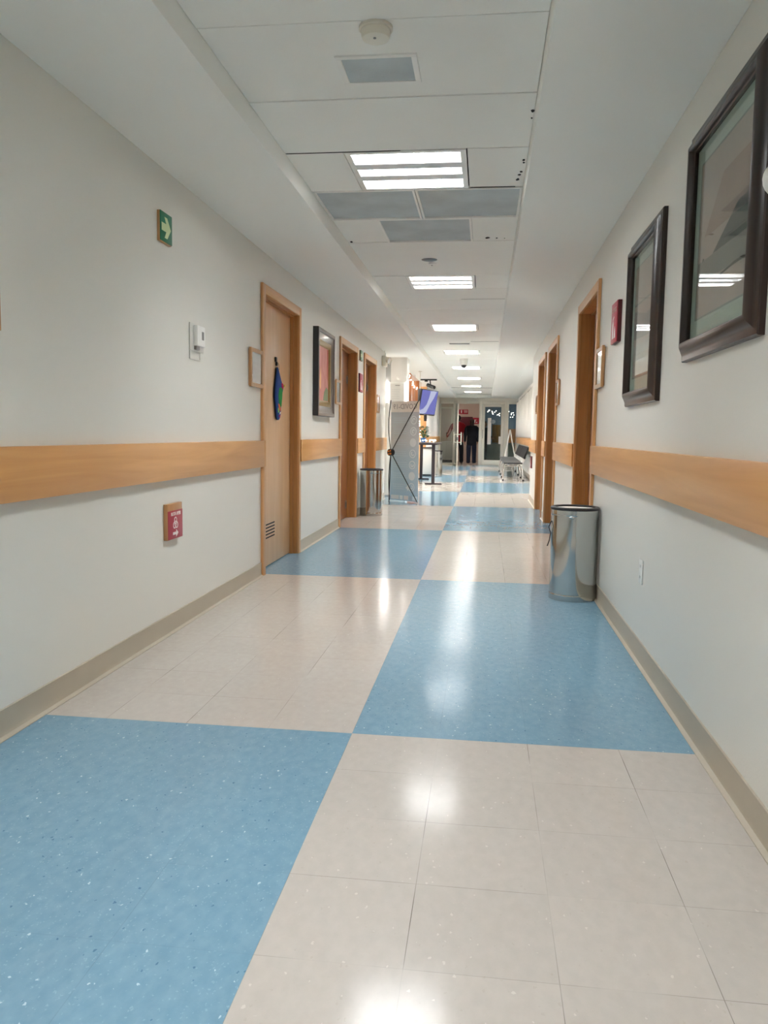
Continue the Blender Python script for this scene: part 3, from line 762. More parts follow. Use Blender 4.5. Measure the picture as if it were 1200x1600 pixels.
# fire-point signs
def fire_sign(side, ym, zm, w, h, label, words, depth=0.02):
    t = thing('fire_sign', label, 'wall sign', group='red fire-point signs', **(on_left(ym, zm) if side == 'left' else on_right(ym, zm)))
    MB().box((0, -w / 2, -h / 2), (depth - 0.004, w / 2, h / 2), 0.002).build('backing', mat('dark_red_edge', (84, 20, 26), 0.5), t)
    MB().box((depth - 0.004, -w / 2 + 0.002, -h / 2 + 0.002), (depth, w / 2 - 0.002, h / 2 - 0.002), 0.001).build('face', M_RED, t)
    if words: text('lettering', words, h * 0.15, mat('faded_print', (222, 176, 172), 0.5), t, (depth + 0.0008, 0.0, h * 0.30), sx=0.9)
    m = MB(); x = depth; c = -w * 0.18
    m.prism([(c - 0.09 * w, -0.38 * h), (c + 0.09 * w, -0.38 * h), (c + 0.09 * w, -0.02 * h), (c + 0.04 * w, 0.04 * h), (c - 0.04 * w, 0.04 * h), (c - 0.09 * w, -0.02 * h)], x, x + 0.0012)
    m.prism([(c - 0.03 * w, 0.04 * h), (c + 0.03 * w, 0.04 * h), (c + 0.03 * w, 0.09 * h), (c + 0.16 * w, 0.13 * h), (c + 0.16 * w, 0.16 * h), (c - 0.03 * w, 0.11 * h)], x, x + 0.0012)
    m.prism([(c + 0.20 * w, -0.38 * h), (c + 0.44 * w, -0.38 * h), (c + 0.40 * w, -0.22 * h), (c + 0.35 * w, -0.10 * h), (c + 0.28 * w, -0.20 * h)], x, x + 0.0012)
    m.build('pictogram', M_INK, t)
    return t
fire_sign('right', 4.855, 1.715, 0.21, 0.235, 'red sign with white extinguisher pictogram beside the smaller framed picture', 'EXTINTOR', 0.026)
fire_sign('left', 10.27, 1.70, 0.26, 0.235, 'small red sign with white pictogram between the second and third left doors', '')
fire_sign('right', 12.95, 0.64, 0.17, 0.19, 'small red sign low on the far right wall past the last door', '')

# emergency lamp units
def lamp_head(parent, p0, p1, r=0.05):
    p0, p1 = Vector(p0), Vector(p1); d = (p1 - p0).normalized()
    hd = MB().cyl(p0, p1, r * 0.75, r, 20).build('lamp_head', M_OFFWHITE, parent)
    MB().cyl(p1, p1 + d * 0.008, r * 0.9, r * 0.7, 20).build('lens', mat('clear_lens', (235, 238, 240), 0.05, coat=1.0), hd)
t = thing('emergency_light', 'white twin-headed emergency light at the far end of the left wall', 'emergency light', **on_left(12.52, 2.18))
MB().box((0, -0.13, -0.085), (0.062, 0.13, 0.075), 0.012).build('housing', M_OFFWHITE, t)
lamp_head(t, (0.055, -0.08, 0.02), (0.115, -0.10, 0.0)); lamp_head(t, (0.055, 0.08, 0.02), (0.115, 0.10, 0.0))
MB().cyl((0.03, 0.0, 0.075), (0.03, 0.0, 0.161), 0.006, seg=8).build('conduit', M_OFFWHITE, t)

t = thing('wall_sensor', 'white rounded wall sensor at the right photo edge before the large picture', 'wall sensor', **on_right(2.20, 1.712))
MB().box((0, -0.035, -0.05), (0.018, 0.035, 0.05), 0.005).build('base', M_WHITE, t)
MB().ball((0.020, 0, 0), 0.043, 22, (1.18, 1.0, 1.12)).build('cap', M_WHITE, t)

t = thing('wall_socket', 'white wall socket plate low on the right wall', 'wall socket', **on_right(3.86, 0.425))
MB().box((0, -0.040, -0.058), (0.007, 0.040, 0.058), 0.003).build('plate', M_WHITE, t)
for dz in (0.026, -0.026):
    for dy in (-0.0075, 0.0075): MB().box((0.0068, dy - 0.0015, dz - 0.006), (0.0076, dy + 0.0015, dz + 0.006)).build('slot', M_GREYLCD, t)

# ------------------------------------------------------------------ large framed pictures on the right wall
def framed_print(ym, zm, w, h, label, shapes):
    t = thing('framed_picture', label, 'framed picture', group='dark mahogany framed pictures on the right wall', **on_right(ym, zm))
    MB().picture_frame(w, h, [(0, 0.0), (0, 0.016), (0.004, 0.021), (0.012, 0.023), (0.018, 0.023), (0.030, 0.030), (0.048, 0.042), (0.056, 0.045), (0.063, 0.044), (0.067, 0.038), (0.069, 0.026), (0.073, 0.022), (0.073, 0.004)]).build('frame', M_MAHOG, t)
    iw, ih = w / 2 - 0.071, h / 2 - 0.071
    mb = MB().box((0.004, -iw, -ih), (0.010, iw, ih)).build('mat_board', mat('pale_green_mat', (188, 200, 190), 0.7), t)
    pw, ph = iw - 0.070, ih - 0.070
    MB().picture_frame(2 * pw + 0.012, 2 * ph + 0.012, [(0, 0.009), (0, 0.0115), (0.006, 0.0115), (0.006, 0.009)]).build('mat_bevel', mat('mat_core_grey', (150, 152, 148), 0.7), mb)
    pr = MB().box((0.009, -pw, -ph), (0.0106, pw, ph)).build('print', mat('mauve_print', (190, 170, 162), 0.7, var=0.10, vscale=3), mb)
    for nm, rgb, poly in shapes:
        MB().prism([(u * pw, v * ph) for u, v in poly], 0.0106, 0.0112).build(nm, mat('ink_%d_%d_%d' % rgb, rgb, 0.7, var=0.06, vscale=8), mb)
    MB().box((0.0130, -iw, -ih), (0.0150, iw, ih)).build('glass', M_GLASS, t)
    return t
# local +y runs towards the camera on this wall: the print's right-hand side is +y from the viewer
framed_print(2.765, 1.747, 0.86, 0.815, 'largest and nearest dark-framed picture, on the right wall with pale green mat', [
    ('rose_field', (178, 148, 136), [(-0.75, 0.02), (-0.05, 0.62), (1, 0.62), (1, -0.02), (-0.55, 0.0)]),
    ('slate_wedge', (78, 84, 80), [(-0.35, -0.28), (0.55, 0.10), (1, 0.10), (1, -0.30)]),
    ('grey_band', (142, 138, 130), [(-1, -0.28), (1, -0.30), (1, -0.62), (-1, -0.52)]),
    ('dark_stroke', (70, 66, 60), [(-0.05, -0.60), (0.5, -0.565), (1, -0.57), (1, -0.60), (0.4, -0.60), (-0.05, -0.625)]),
    ('ink_spot', (66, 52, 48), [(-0.80, -0.27), (-0.76, -0.25), (-0.72, -0.27), (-0.76, -0.30)])])
framed_print(4.03, 1.628, 0.77, 0.825, 'smaller dark-framed picture on the right wall beside the red sign', [
    ('grey_field', (142, 134, 130), [(-1, 0.34), (1, 0.34), (1, 0.30), (-1, 0.30)]),
    ('taupe_field', (150, 138, 134), [(-1, 0.22), (0.2, 0.05), (1, 0.12), (1, -0.35), (-1, -0.30)]),
    ('pale_band', (182, 170, 166), [(-1, -0.45), (1, -0.38), (1, -0.80), (-1, -0.70)])])

# ------------------------------------------------------------------ steel bins
def bin_(x, y, r, h, label, group='polished steel waste bins', strap=True):
    t = thing('waste_bin', label, 'waste bin', (x, y, 0), group=group)
    b = MB().lathe([(r * 0.985, 0.0), (r, 0.003), (r, 0.006), (r, 0.036), (r, 0.039), (r * 0.993, 0.041), (r * 0.993, 0.045), (r * 0.993, 0.06), (r * 0.993, h - 0.07), (r * 0.993, h - 0.056), (r * 0.993, h - 0.053), (r, h - 0.050), (r, h - 0.047), (r, h - 0.015), (r, h - 0.012), (r * 0.96, h - 0.012), (r * 0.955, 0.02), (0, 0.015)], seg=56)
    b.build('body', M_STEEL, t)
    MB().lathe([(r * 0.93, h - 0.022), (r * 1.015, h - 0.020), (r * 1.03, h - 0.013), (r * 1.025, h - 0.005), (r * 0.97, h), (r * 0.86, h - 0.001), (r * 0.84, h - 0.008), (r * 0.93, h - 0.014)], seg=56, close=True).build('rim', M_DKRUBBER, t)
    MB().lathe([(0, h - 0.016), (r * 0.5, h - 0.013), (r * 0.86, h - 0.012), (r * 0.9, h - 0.2), (0, h - 0.25)], seg=40).build('liner', M_INK, t)
    return t
b1 = bin_(0.592, 5.285, 0.152, 0.605, 'large polished steel bin standing against the right wall')
MB().tube([(-0.150, -0.03, 0.51), (-0.166, -0.03, 0.47), (-0.153, -0.03, 0.43), (-0.160, -0.03, 0.38), (-0.172, -0.03, 0.345)], 0.0035, 6).build('strap', M_BLACK, b1)
MB().cyl((0.138, -0.02, 0.010), (0.138, -0.02, 0.575), 0.013, seg=12).build('hinge_rod', M_GREYMETAL, b1)
MB().ball((-0.035, -0.149, 0.545), 0.011, 12, (1.5, 0.5, 0.8)).build('rivet', M_CHROME, b1)
bin_(-1.442, 10.24, 0.148, 0.605, 'small polished steel bin on the left beside the banner stand')

# ------------------------------------------------------------------ pillar, light box and banner
struct('pillar_1', MB().box((XL, 13.62, 0), (-1.335, 14.02, ZS), 0.006), M_WALL_WHITE, 'white pillar rising to the ceiling behind the banner stand', 'pillar')
m = MB(); m.box((-1.80, 13.62, 0.0), (XL, 13.72, ZS)); struct('wall_pillar_panel', m, mat('grey_panel', (168, 168, 164), 0.5))
t = thing('notice_lightbox', 'white notice panel with glowing edges standing before the white pillar', 'notice board', (-1.495, 13.57, 0))
MB().box((-0.162, -0.02, 0.0), (0.162, 0.045, 1.93), 0.004).build('panel', M_WHITE, t)
for sx in (-1, 1):
    m = MB(); m.box((sx * 0.166 - (0.022 if sx < 0 else 0.012), -0.028, 1.585), (sx * 0.166 + (0.022 if sx < 0 else 0.006), 0.0, 1.93)); m.build('glowing_edge', emit('edge_glow', (255, 246, 242), 3.0), t)
    m = MB(); m.box((sx * 0.162 - 0.024, -0.026, 0.02), (sx * 0.162 + 0.008, 0.0, 1.585)); m.build('edge_strip', M_PALE, t)
sheet = MB().box((-0.118, -0.024, 1.30), (0.118, -0.020, 1.90)).build('notice_sheet', mat('notice_paper', (222, 219, 213), 0.7), t)
m = MB(); m.box((-0.03, -0.0255, 1.865), (0.05, -0.0235, 1.874)); m.build('heading', mat('notice_ink', (120, 118, 116), 0.7), sheet)
m = MB()
for i in range(12): m.box((-0.09, -0.0252, 1.80 - 0.038 * i), (random.uniform(-0.01, 0.09), -0.0238, 1.804 - 0.038 * i))
m.build('faint_text', mat('faint_ink', (196, 193, 188), 0.7), sheet)
MB().box((-0.20, -0.06, 0.0), (0.20, 0.045, 0.018), 0.003).build('base_plate', M_GREYMETAL, t)

th = math.radians(38)
t = thing('banner_stand', 'grey X-banner stand seen from behind with mirrored COVID-19 heading', 'banner stand', (-1.235, 12.40, 0), -th)
# local x: left to right as seen from the camera, local -y: the rear side that faces the camera
bw, bh = 0.30, 1.56
def banner_mat():
    m = bpy.data.materials.new('banner_cloth'); m.use_nodes = True
    nt = m.node_tree; b = nt.nodes['Principled BSDF']; b.inputs['Roughness'].default_value = 0.7
    tc = nt.nodes.new('ShaderNodeTexCoord'); sp = nt.nodes.new('ShaderNodeSeparateXYZ'); nt.links.new(tc.outputs['Object'], sp.inputs[0])
    r = nt.nodes.new('ShaderNodeValToRGB'); r.color_ramp.interpolation = 'LINEAR'
    mr = nt.nodes.new('ShaderNodeMapRange'); mr.inputs[1].default_value = 0; mr.inputs[2].default_value = 1.56; nt.links.new(sp.outputs[2], mr.inputs[0])
    e = r.color_ramp.elements
    e[0].position = 0; e[0].color = lin((178, 202, 214)); e[1].position = 0.893; e[1].color = lin((194, 197, 199))
    x = e.new(0.45); x.color = lin((184, 200, 208)); x = e.new(0.60); x.color = lin((198, 202, 204)); x = e.new(0.895); x.color = lin((238, 230, 222)); x = e.new(1.0); x.color = lin((242, 234, 226))
    nt.links.new(mr.outputs[0], r.inputs['Fac']); nt.links.new(r.outputs['Color'], b.inputs['Base Color'])
    MATS['banner'] = m
    return m
cloth = MB().box((-bw, -0.003, 0.02), (bw, 0.003, bh)).build('banner_cloth', banner_mat(), t)
# printing goes through the thin cloth: it reads right on the far (+y) side and mirrored from here
ptxt = text('heading_lettering', 'COVID-19', 0.115, mat('heading_show_through', (170, 160, 154), 0.7), t, (0.0, 0.0, 1.475), depth=0.0042, rot=(PI / 2, 0, PI))
M_PRINTPALE = mat('pale_show_through', (224, 228, 228), 0.7)
for i in range(7):
    m = MB(); c = (0.19 - 0.005 * i, 1.27 - 0.172 * i)
    m.ring(c, 0.052, 0.066, -0.0042, 0.0042, frame='y'); 
    if i in (2, 5): m.ring(c, 0.0001, 0.053, -0.0040, 0.0040, frame='y')
    else: m.ring(c, 0.014, 0.034, -0.0040, 0.0040, 0.6 * i, 0.6 * i + 4.2, frame='y')
    m.build('round_icon', M_PRINTPALE, t)
m = MB()
for i in range(7):
    z = 1.30 - 0.172 * i
    for j in range(3): m.box((-0.24, -0.0038, z - 0.034 * j), (random.uniform(-0.02, 0.09), 0.0038, z - 0.034 * j + 0.008))
m.build('text_lines', mat('line_show_through', (200, 212, 217), 0.7), cloth)
m = MB(); m.box((0.07, -0.0042, 0.185), (0.10, 0.0042, 0.27)); m.box((0.045, -0.0041, 0.212), (0.125, 0.0041, 0.243)); m.build('cross_symbol', M_PRINTPALE, cloth)
m = MB()
for a, b_, c in ((-0.28, -0.10, (226, 224, 222)), (-0.085, -0.02, (236, 236, 234)), (0.0, 0.10, (236, 226, 220)), (0.12, 0.17, (176, 186, 194)), (0.19, 0.29, (232, 240, 244))):
    MB().box((a, -0.0042, 0.035), (b_, 0.0042, 0.10)).build('footer_logo', mat('logo_%d_%d_%d' % c, c, 0.6), cloth)
m.bm.free()
hub = Vector((0.0, -0.30, 0.775))
for (tip, bow) in (((-bw, -0.012, bh + 0.02), -0.05), ((bw, -0.012, bh + 0.02), 0.0), ((bw, -0.012, 0.012), 0.0), ((-bw, -0.012, 0.012), -0.03), ((0.0, -0.33, 0.006), 0.0)):
    tip = Vector(tip); pts = [hub.lerp(tip, k / 8) + Vector((bow * math.sin(PI * k / 8), 0, 0)) for k in range(9)]
    MB().tube(pts, 0.007, 8).build('strut', M_BLACK, t)
hb = MB().cyl(hub + Vector((0, -0.03, 0)), hub + Vector((0, 0.03, 0)), 0.052, seg=24).build('hub', M_BLACK, t)
m = MB()
for a in (0.6, 2.2, 3.7, 5.2): m.ring((hub.x, hub.z), 0.014, 0.042, hub.y - 0.034, hub.y - 0.028, a, a + 0.8, 8, 'y')
m.build('orange_insert', mat('hub_orange', (214, 120, 40), 0.4), hb)

# ------------------------------------------------------------------ reception corner
struct('pillar_2', MB().box((-1.80, REC_Y - 0.10, 0), (XL + 0.01, REC_Y, ZS), 0.004), M_FRAME, 'wood-clad corner post beyond the reception opening', 'pillar')
t = thing('wooden_panel', 'brown wooden panelling on the reception back wall with string lights', 'wall panel', (-2.30, REC_Y - 0.06, 0))
MB().box((-0.50, 0.0, 0.10), (0.26, 0.05, 2.80), 0.004).build('tall_board', wood('panel_brown', (146, 88, 48), (164, 102, 58), 'z'), t)
MB().box((0.262, 0.0, 0.10), (0.48, 0.05, 2.50), 0.004).build('low_board', MATS['panel_brown'], t)

BULB = emit('string_bulb', (255, 240, 224), 1.2)
def string_light(name, label, pts, n, jitter, r=0.015, hang=()):
    t = thing(name, label, 'string lights', pts[0], group='warm white string lights')
    o = Vector(t.location); P = [Vector(p) - o for p in pts]
    MB().tube(P, 0.004, 5).build('wire', mat('wire_clear', (170, 160, 150), 0.5), t)
    for i, z in hang: MB().cyl(P[i], (P[i].x, P[i].y, z - o.z), 0.003, seg=6).build('hanger', MATS['wire_clear'], t)
    me = None
    L = [0]
    for a, b in zip(P, P[1:]): L.append(L[-1] + (b - a).length)
    for i in range(n):
        d = L[-1] * (i + random.uniform(0.1, 0.9)) / n
        k = max(j for j in range(len(L) - 1) if L[j] <= d)
        p = P[k].lerp(P[k + 1], (d - L[k]) / (L[k + 1] - L[k])) + Vector([random.uniform(-jitter, jitter) for _ in range(3)])
        if me is None:
            bo = MB().ball((0, 0, 0), r, 8).build('bulb', BULB, t); me = bo.data
        else:
            bo = bpy.data.objects.new('bulb', me); COL.objects.link(bo); bo.parent = t
        bo.location = p
YB = REC_Y - 0.16
string_light('string_lights', 'string lights draped across the brown reception panel', [(-2.12, YB, 2.80), (-2.10, YB, 2.62), (-2.02, YB, 2.56), (-1.98, YB, 2.42), (-1.92, YB, 2.34), (-1.82, YB, 2.26)], 22, 0.04, hang=((0, 2.9),))
string_light('string_lights', 'string lights hanging down beside the right edge of the banner', [(-1.55, 17.6, 1.62), (-1.545, 17.6, 1.40), (-1.55, 17.6, 1.16), (-1.54, 17.6, 0.95)], 9, 0.012, 0.014, hang=((0, ZS),))
string_light('string_lights', 'string lights hanging on the wood-clad corner post', [(-1.77, REC_Y - 0.14, 1.65), (-1.76, REC_Y - 0.14, 1.2), (-1.75, REC_Y - 0.14, 0.85)], 9, 0.02, 0.015)
string_light('string_lights', 'small heap of string lights on the high black table', [(-1.42, 18.35, 0.915), (-1.30, 18.1, 0.93), (-1.18, 18.3, 0.915), (-1.10, 18.0, 0.925), (-1.25, 17.8, 0.92)], 13, 0.015, 0.014)

# screen on a ceiling pole
t = thing('television', 'flat screen with blue picture hanging tilted from the ceiling', 'television', (-1.165, 16.5, 1.70))
yaw = math.radians(17); tilt = math.radians(9)
Rm = Matrix.Rotation(-(PI / 2 - yaw) + PI / 2 - PI / 2, 4, 'Z')
u = Vector((math.sin(yaw), math.cos(yaw), 0)); nrm = Vector((math.cos(yaw), -math.sin(yaw), 0))
up = (Vector((0, 0, 1)) * math.cos(tilt) + nrm * math.sin(tilt)); fn = u.cross(up).normalized()
if fn.dot(nrm) < 0: fn = -fn
B = Matrix.Identity(4)
for i in range(3): B[i][0], B[i][1], B[i][2] = fn[i], u[i], up[i]      # local x = screen normal, y = along screen, z = up
W2, H2 = 0.465, 0.262
m = MB().box((-0.045, -W2, -H2), (0.0, W2, H2), 0.006, B).build('casing', M_BLACK, t)
s0 = MB().box((0.0, -W2 + 0.02, -H2 + 0.03), (0.002, W2 - 0.02, H2 - 0.015), 0, B).build('screen', emit('screen_blue', (112, 114, 178), 0.105), t)
mm = MB(); mm.prism([(0.02, H2 - 0.015), (W2 - 0.10, H2 - 0.015), (W2 - 0.22, 0.10), (0.08, -0.04), (-0.06, -0.20), (-0.18, -H2 + 0.03), (-W2 + 0.02, -H2 + 0.03), (-W2 + 0.02, -0.17), (-0.25, -0.13), (-0.10, -0.04), (-0.02, 0.10)], 0.002, 0.003)
mm.bm.transform(B); mm.build('screen_swoosh', emit('screen_pale', (196, 200, 228), 0.085), s0)
MB().box((0.0, -0.16, -H2 + 0.008), (0.0015, 0.10, -H2 + 0.020), 0, B).build('maker_plate', M_GREYMETAL, t)
m = MB(); m.cyl((-0.185, 0.05, ZS - 1.70), (-0.185, 0.05, -0.10), 0.008, seg=14); m.box((-0.22, 0.02, ZS - 1.70 - 0.012), (-0.15, 0.08, ZS - 1.70)); m.box((-0.20, 0.0, -0.05), (-0.03, 0.10, 0.03), 0.004); m.build('ceiling_pole', M_OFFWHITE, t)
m = MB(); m.box((-0.215, -0.12, -0.24), (-0.160, 0.22, 0.28), 0.012); m.build('mount_plate', mat('dark_grey_shell', (84, 84, 84), 0.4), t)
m = MB(); m.box((-0.09, -0.05, -H2 - 0.075), (-0.03, 0.05, -H2 + 0.02), 0.006); m.cyl((-0.06, 0.0, -H2 - 0.11), (-0.06, 0.0, -H2 - 0.07), 0.03, seg=14); m.build('swivel_bracket', M_BLACK, t)

t = thing('ceiling_camera', 'small black camera on a ceiling bracket above the hanging screen', 'security camera', (-1.35, 18.9, ZS))
m = MB(); m.box((-0.19, -0.03, -0.03), (0.20, 0.03, 0.0), 0.003); m.cyl((-0.05, 0, -0.03), (-0.05, 0, -0.06), 0.04, seg=16); m.build('bracket', M_BLACK, t)
MB().cyl((0.04, 0, -0.03), (0.06, 0, -0.16), 0.012, seg=10).build('arm', M_BLACK, t)
m = MB(); m.cyl((-0.02, 0.06, -0.13), (0.15, -0.10, -0.20), 0.042, seg=18); m.build('body', M_BLACK, t)
MB().tube([(-0.19, 0, -0.02), (-0.195, 0, -0.2), (-0.19, 0, -0.30)], 0.006, 6).build('cable', M_BLACK, t)

# high black table on T feet
t = thing('high_table', 'high narrow black table on two T-shaped feet', 'table', (-1.24, 17.9, 0))
MB().box((-0.265, -1.02, 0.835), (0.235, 1.05, 0.875), 0.004).build('table_top', mat('dark_plum_laminate', (46, 38, 44), 0.4), t)
for (x, y) in ((-0.235, 0.92), (0.165, -0.92)):
    lg = MB().box((x - 0.035, y - 0.03, 0.03), (x + 0.035, y + 0.03, 0.835), 0.004).build('leg', MATS['dark_plum_laminate'], t)
    MB().box((x - 0.17, y - 0.04, 0.0), (x + 0.19, y + 0.04, 0.03), 0.006).build('foot', MATS['dark_plum_laminate'], lg)
    MB().box((x - 0.035, y - 0.03, 0.0), (x + 0.035, y + 0.03, 0.03)).build('leg_base', MATS['dark_plum_laminate'], lg)
m = MB(); m.box((-0.20, 0.88, 0.12), (-0.16, 0.92, 0.16)); m.bm.free()

t = thing('potted_plant', 'green bushy plant in blue pot behind the banner on the table', 'potted plant', (-1.43, 18.72, 0.875))
MB().lathe([(0, 0), (0.05, 0), (0.065, 0.10), (0.058, 0.10), (0.055, 0.09), (0, 0.09)], seg=24).build('pot', mat('blue_pot', (52, 112, 186), 0.35), t)
m = MB()
for i in range(260):
    a = random.uniform(0, 2 * PI); hgt = random.uniform(0.10, 0.36); rr = (0.14 - 0.25 * max(0, hgt - 0.2)) * math.sqrt(random.random())
    c = Vector((rr * math.cos(a), rr * math.sin(a), hgt)); dirv = Vector((math.cos(a), math.sin(a), random.uniform(-0.3, 0.8))).normalized()
    sd = dirv.cross(Vector((0, 0, 1))).normalized() * 0.018
    q = [c, c + dirv * 0.03 + sd, c + dirv * 0.07, c + dirv * 0.03 - sd]
    m.bm.faces.new([m.bm.verts.new(p) for p in q])
for i in range(9):
    a = i * 0.7; m.tube([(0, 0, 0.08), (0.05 * math.cos(a), 0.05 * math.sin(a), 0.2), (0.09 * math.cos(a), 0.09 * math.sin(a), 0.29)], 0.004, 5)
m.build('foliage', mat('leaf_green', (28, 98, 62), 0.5, var=0.2, vscale=20), t, smooth=False)

t = thing('storage_cabinet', 'low pale cabinet behind the black table', 'cabinet', (-1.43, 20.6, 0))
MB().box((-0.17, -0.2, 0.04), (0.10, 0.2, 0.70), 0.006).build('body', M_PALE, t); MB().box((-0.19, -0.22, 0.70), (0.12, 0.22, 0.725), 0.003).build('top', M_BLACKWOOD, t)
MB().box((-0.16, -0.19, 0.0), (0.09, 0.19, 0.04)).build('plinth', M_BLACK, t)
MB().box((-0.155, -0.206, 0.06), (0.085, -0.2, 0.68), 0.002).build('door', M_PALE, t)
bin_(-1.165, 20.0, 0.125, 0.66, 'steel bin in the distance between the legs of the black table')

# ------------------------------------------------------------------ glazed partition and its doors
def rect_frame(m, x0, x1, z0, z1, y0, y1, s, top=None, bottom=None):
    top = s if top is None else top; bottom = s if bottom is None else bottom
    m.box((x0, y0, z0), (x0 + s, y1, z1), 0.003); m.box((x1 - s, y0, z0), (x1, y1, z1), 0.003)
    m.box((x0 + s, y0, z1 - top), (x1 - s, y1, z1), 0.003); m.box((x0 + s, y0, z0), (x1 - s, y1, z0 + bottom), 0.003)
def fixed_pane(n, x0, x1, label):
    t = thing('window_%d' % n, label, 'glass panel', ((x0 + x1) / 2, YP, 0), kind='structure'); w = (x1 - x0) / 2
    m = MB(); rect_frame(m, -w, w, 0, 2.245, 0.0, 0.08, 0.05, 0.10, 0.07); m.build('frame', M_ALU, t)
    MB().box((-w + 0.05, 0.035, 0.07), (w - 0.05, 0.043, 2.145)).build('pane', M_PANE, t)
fixed_pane(1, XL, -1.08, 'clear fixed panel at the left end of the glass partition')
fixed_pane(2, 0.745, XRF, 'clear fixed panel at the right end of the glass partition')
t = thing('door_7', 'wide white-framed glass door with paper strips on the pane', 'door', (0.26, YP, 0), kind='structure')
m = MB(); rect_frame(m, -0.485, 0.485, 0.0, 2.245, 0.0, 0.09, 0.10, 0.10, 0.015); m.build('frame', M_ALU, t)
m = MB(); rect_frame(m, -0.380, 0.380, 0.02, 2.14, -0.005, 0.05, 0.10, 0.10, 0.17); m.build('leaf', M_ALU, t)
MB().box((-0.28, 0.018, 0.19), (0.28, 0.026, 2.04)).build('pane', M_PANE, t)
MB().box((-0.36, -0.03, 0.95), (-0.34, -0.005, 1.25), 0.004).build('pull_bar', M_GREYMETAL, t)
MB().box((-1.08, YP + 0.0, 2.145), (-0.225, YP + 0.08, 2.245), 0.003).build('trim_11', M_ALU)['kind'] = 'structure'
# the open glass leaf, swung towards the corridor
hx, hy_ = -1.055, YP - 0.03
t = thing('door_8', 'clear glass door leaf standing open with tall double pull handles', 'door', (hx, hy_, 0), kind='structure')
v = Vector((-0.93 - hx, 27.47 - hy_, 0)); ln = v.length; t.rotation_euler = (0, 0, math.atan2(v.y, v.x))
m = MB(); m.box((0.0, -0.02, 0.01), (0.045, 0.02, 2.20), 0.003); m.box((ln - 0.055, -0.025, 0.005), (ln, 0.025, 2.22), 0.004); m.build('stile', M_ALU, t)
m = MB(); m.box((0.045, -0.02, 2.14), (ln - 0.055, 0.02, 2.20), 0.003); m.box((0.045, -0.02, 0.01), (ln - 0.055, 0.02, 0.07), 0.003); m.build('rail', M_ALU, t)
MB().box((0.045, -0.005, 0.07), (ln - 0.055, 0.005, 2.14)).build('pane', M_PANE, t)
for s in (-1, 1):
    hd = MB().cyl((ln - 0.03, s * 0.125, 0.72), (ln - 0.03, s * 0.125, 1.15), 0.019, seg=14).build('pull_handle', M_ALU, t)
    for z in (0.80, 1.07): MB().cyl((ln - 0.03, s * 0.02, z), (ln - 0.03, s * 0.125, z), 0.012, seg=10).build('handle_stem', M_ALU, hd)
MB().box((ln - 0.062, -0.032, 0.87), (ln + 0.004, 0.032, 0.98), 0.004).build('lock_case', M_GREYMETAL, t)
def flat_sheet(name, label, x, z0, z1, w, cat='paper notice'):
    o = MB().box((x - w / 2, YP + 0.010, z0), (x + w / 2, YP + 0.0165, z1)).build(name, mat('paper_white', (226, 220, 214), 0.7)); tag(o, label, cat)
flat_sheet('paper_strip', 'tall white paper strip stuck on the white-framed glass door', 0.14, 0.74, 1.66, 0.125)
flat_sheet('paper_sheet', 'short white sheet at the right edge of the glass door pane', 0.505, 0.76, 1.02, 0.07)
o = MB().prism([(0.26 + 0.09 * math.cos(a), 1.53 + 0.075 * math.sin(a)) for a in [2 * PI * i / 8 + 0.2 for i in range(8)]], YP + 0.010, YP + 0.0165, 'y').build('round_sticker', mat('grey_sticker', (150, 160, 164), 0.6)); tag(o, 'pale grey round sticker on the glass door pane', 'sticker')

# lobby beyond the glass
t = thing('door_9', 'plain white door at the left of the lobby behind the glass', 'door', (-1.78, 32.5, 0), kind='structure')
MB().box((-0.42, -0.05, 0.0), (0.42, 0.0, 2.10), 0.004).build('leaf', mat('lobby_door_white', (196, 184, 176), 0.5), t)
m = MB(); m.box((-0.48, -0.07, 0), (-0.42, 0.0, 2.16)); m.box((0.42, -0.07, 0), (0.48, 0.0, 2.16)); m.box((-0.42, -0.07, 2.10), (0.42, 0.0, 2.16)); m.build('frame', M_ALU, t)
t = thing('lobby_cabinet', 'low white cabinet in the lobby left of the person in red', 'cabinet', (-1.52, 31.6, 0))
MB().box((-0.30, -0.2, 0.08), (0.30, 0.2, 0.80), 0.006).build('body', M_PALE, t); MB().box((-0.28, -0.18, 0.0), (0.28, 0.18, 0.08)).build('plinth', M_BLACK, t)
for s in (-1, 1): MB().box((s * 0.145 - 0.14, -0.212, 0.10), (s * 0.145 + 0.14, -0.2, 0.78), 0.003).build('door', M_PALE, t)
t = thing('lobby_screen', 'dark red framed board on the lobby wall behind the two people', 'wall board', (-0.81, 32.45, 1.50))
MB().box((-0.30, 0.0, -0.30), (0.30, 0.05, 0.28), 0.004).build('frame', mat('maroon_frame', (74, 16, 26), 0.4), t); MB().box((-0.27, -0.004, -0.27), (0.27, 0.0, 0.25)).build('face', mat('maroon_face', (96, 30, 42), 0.3), t)
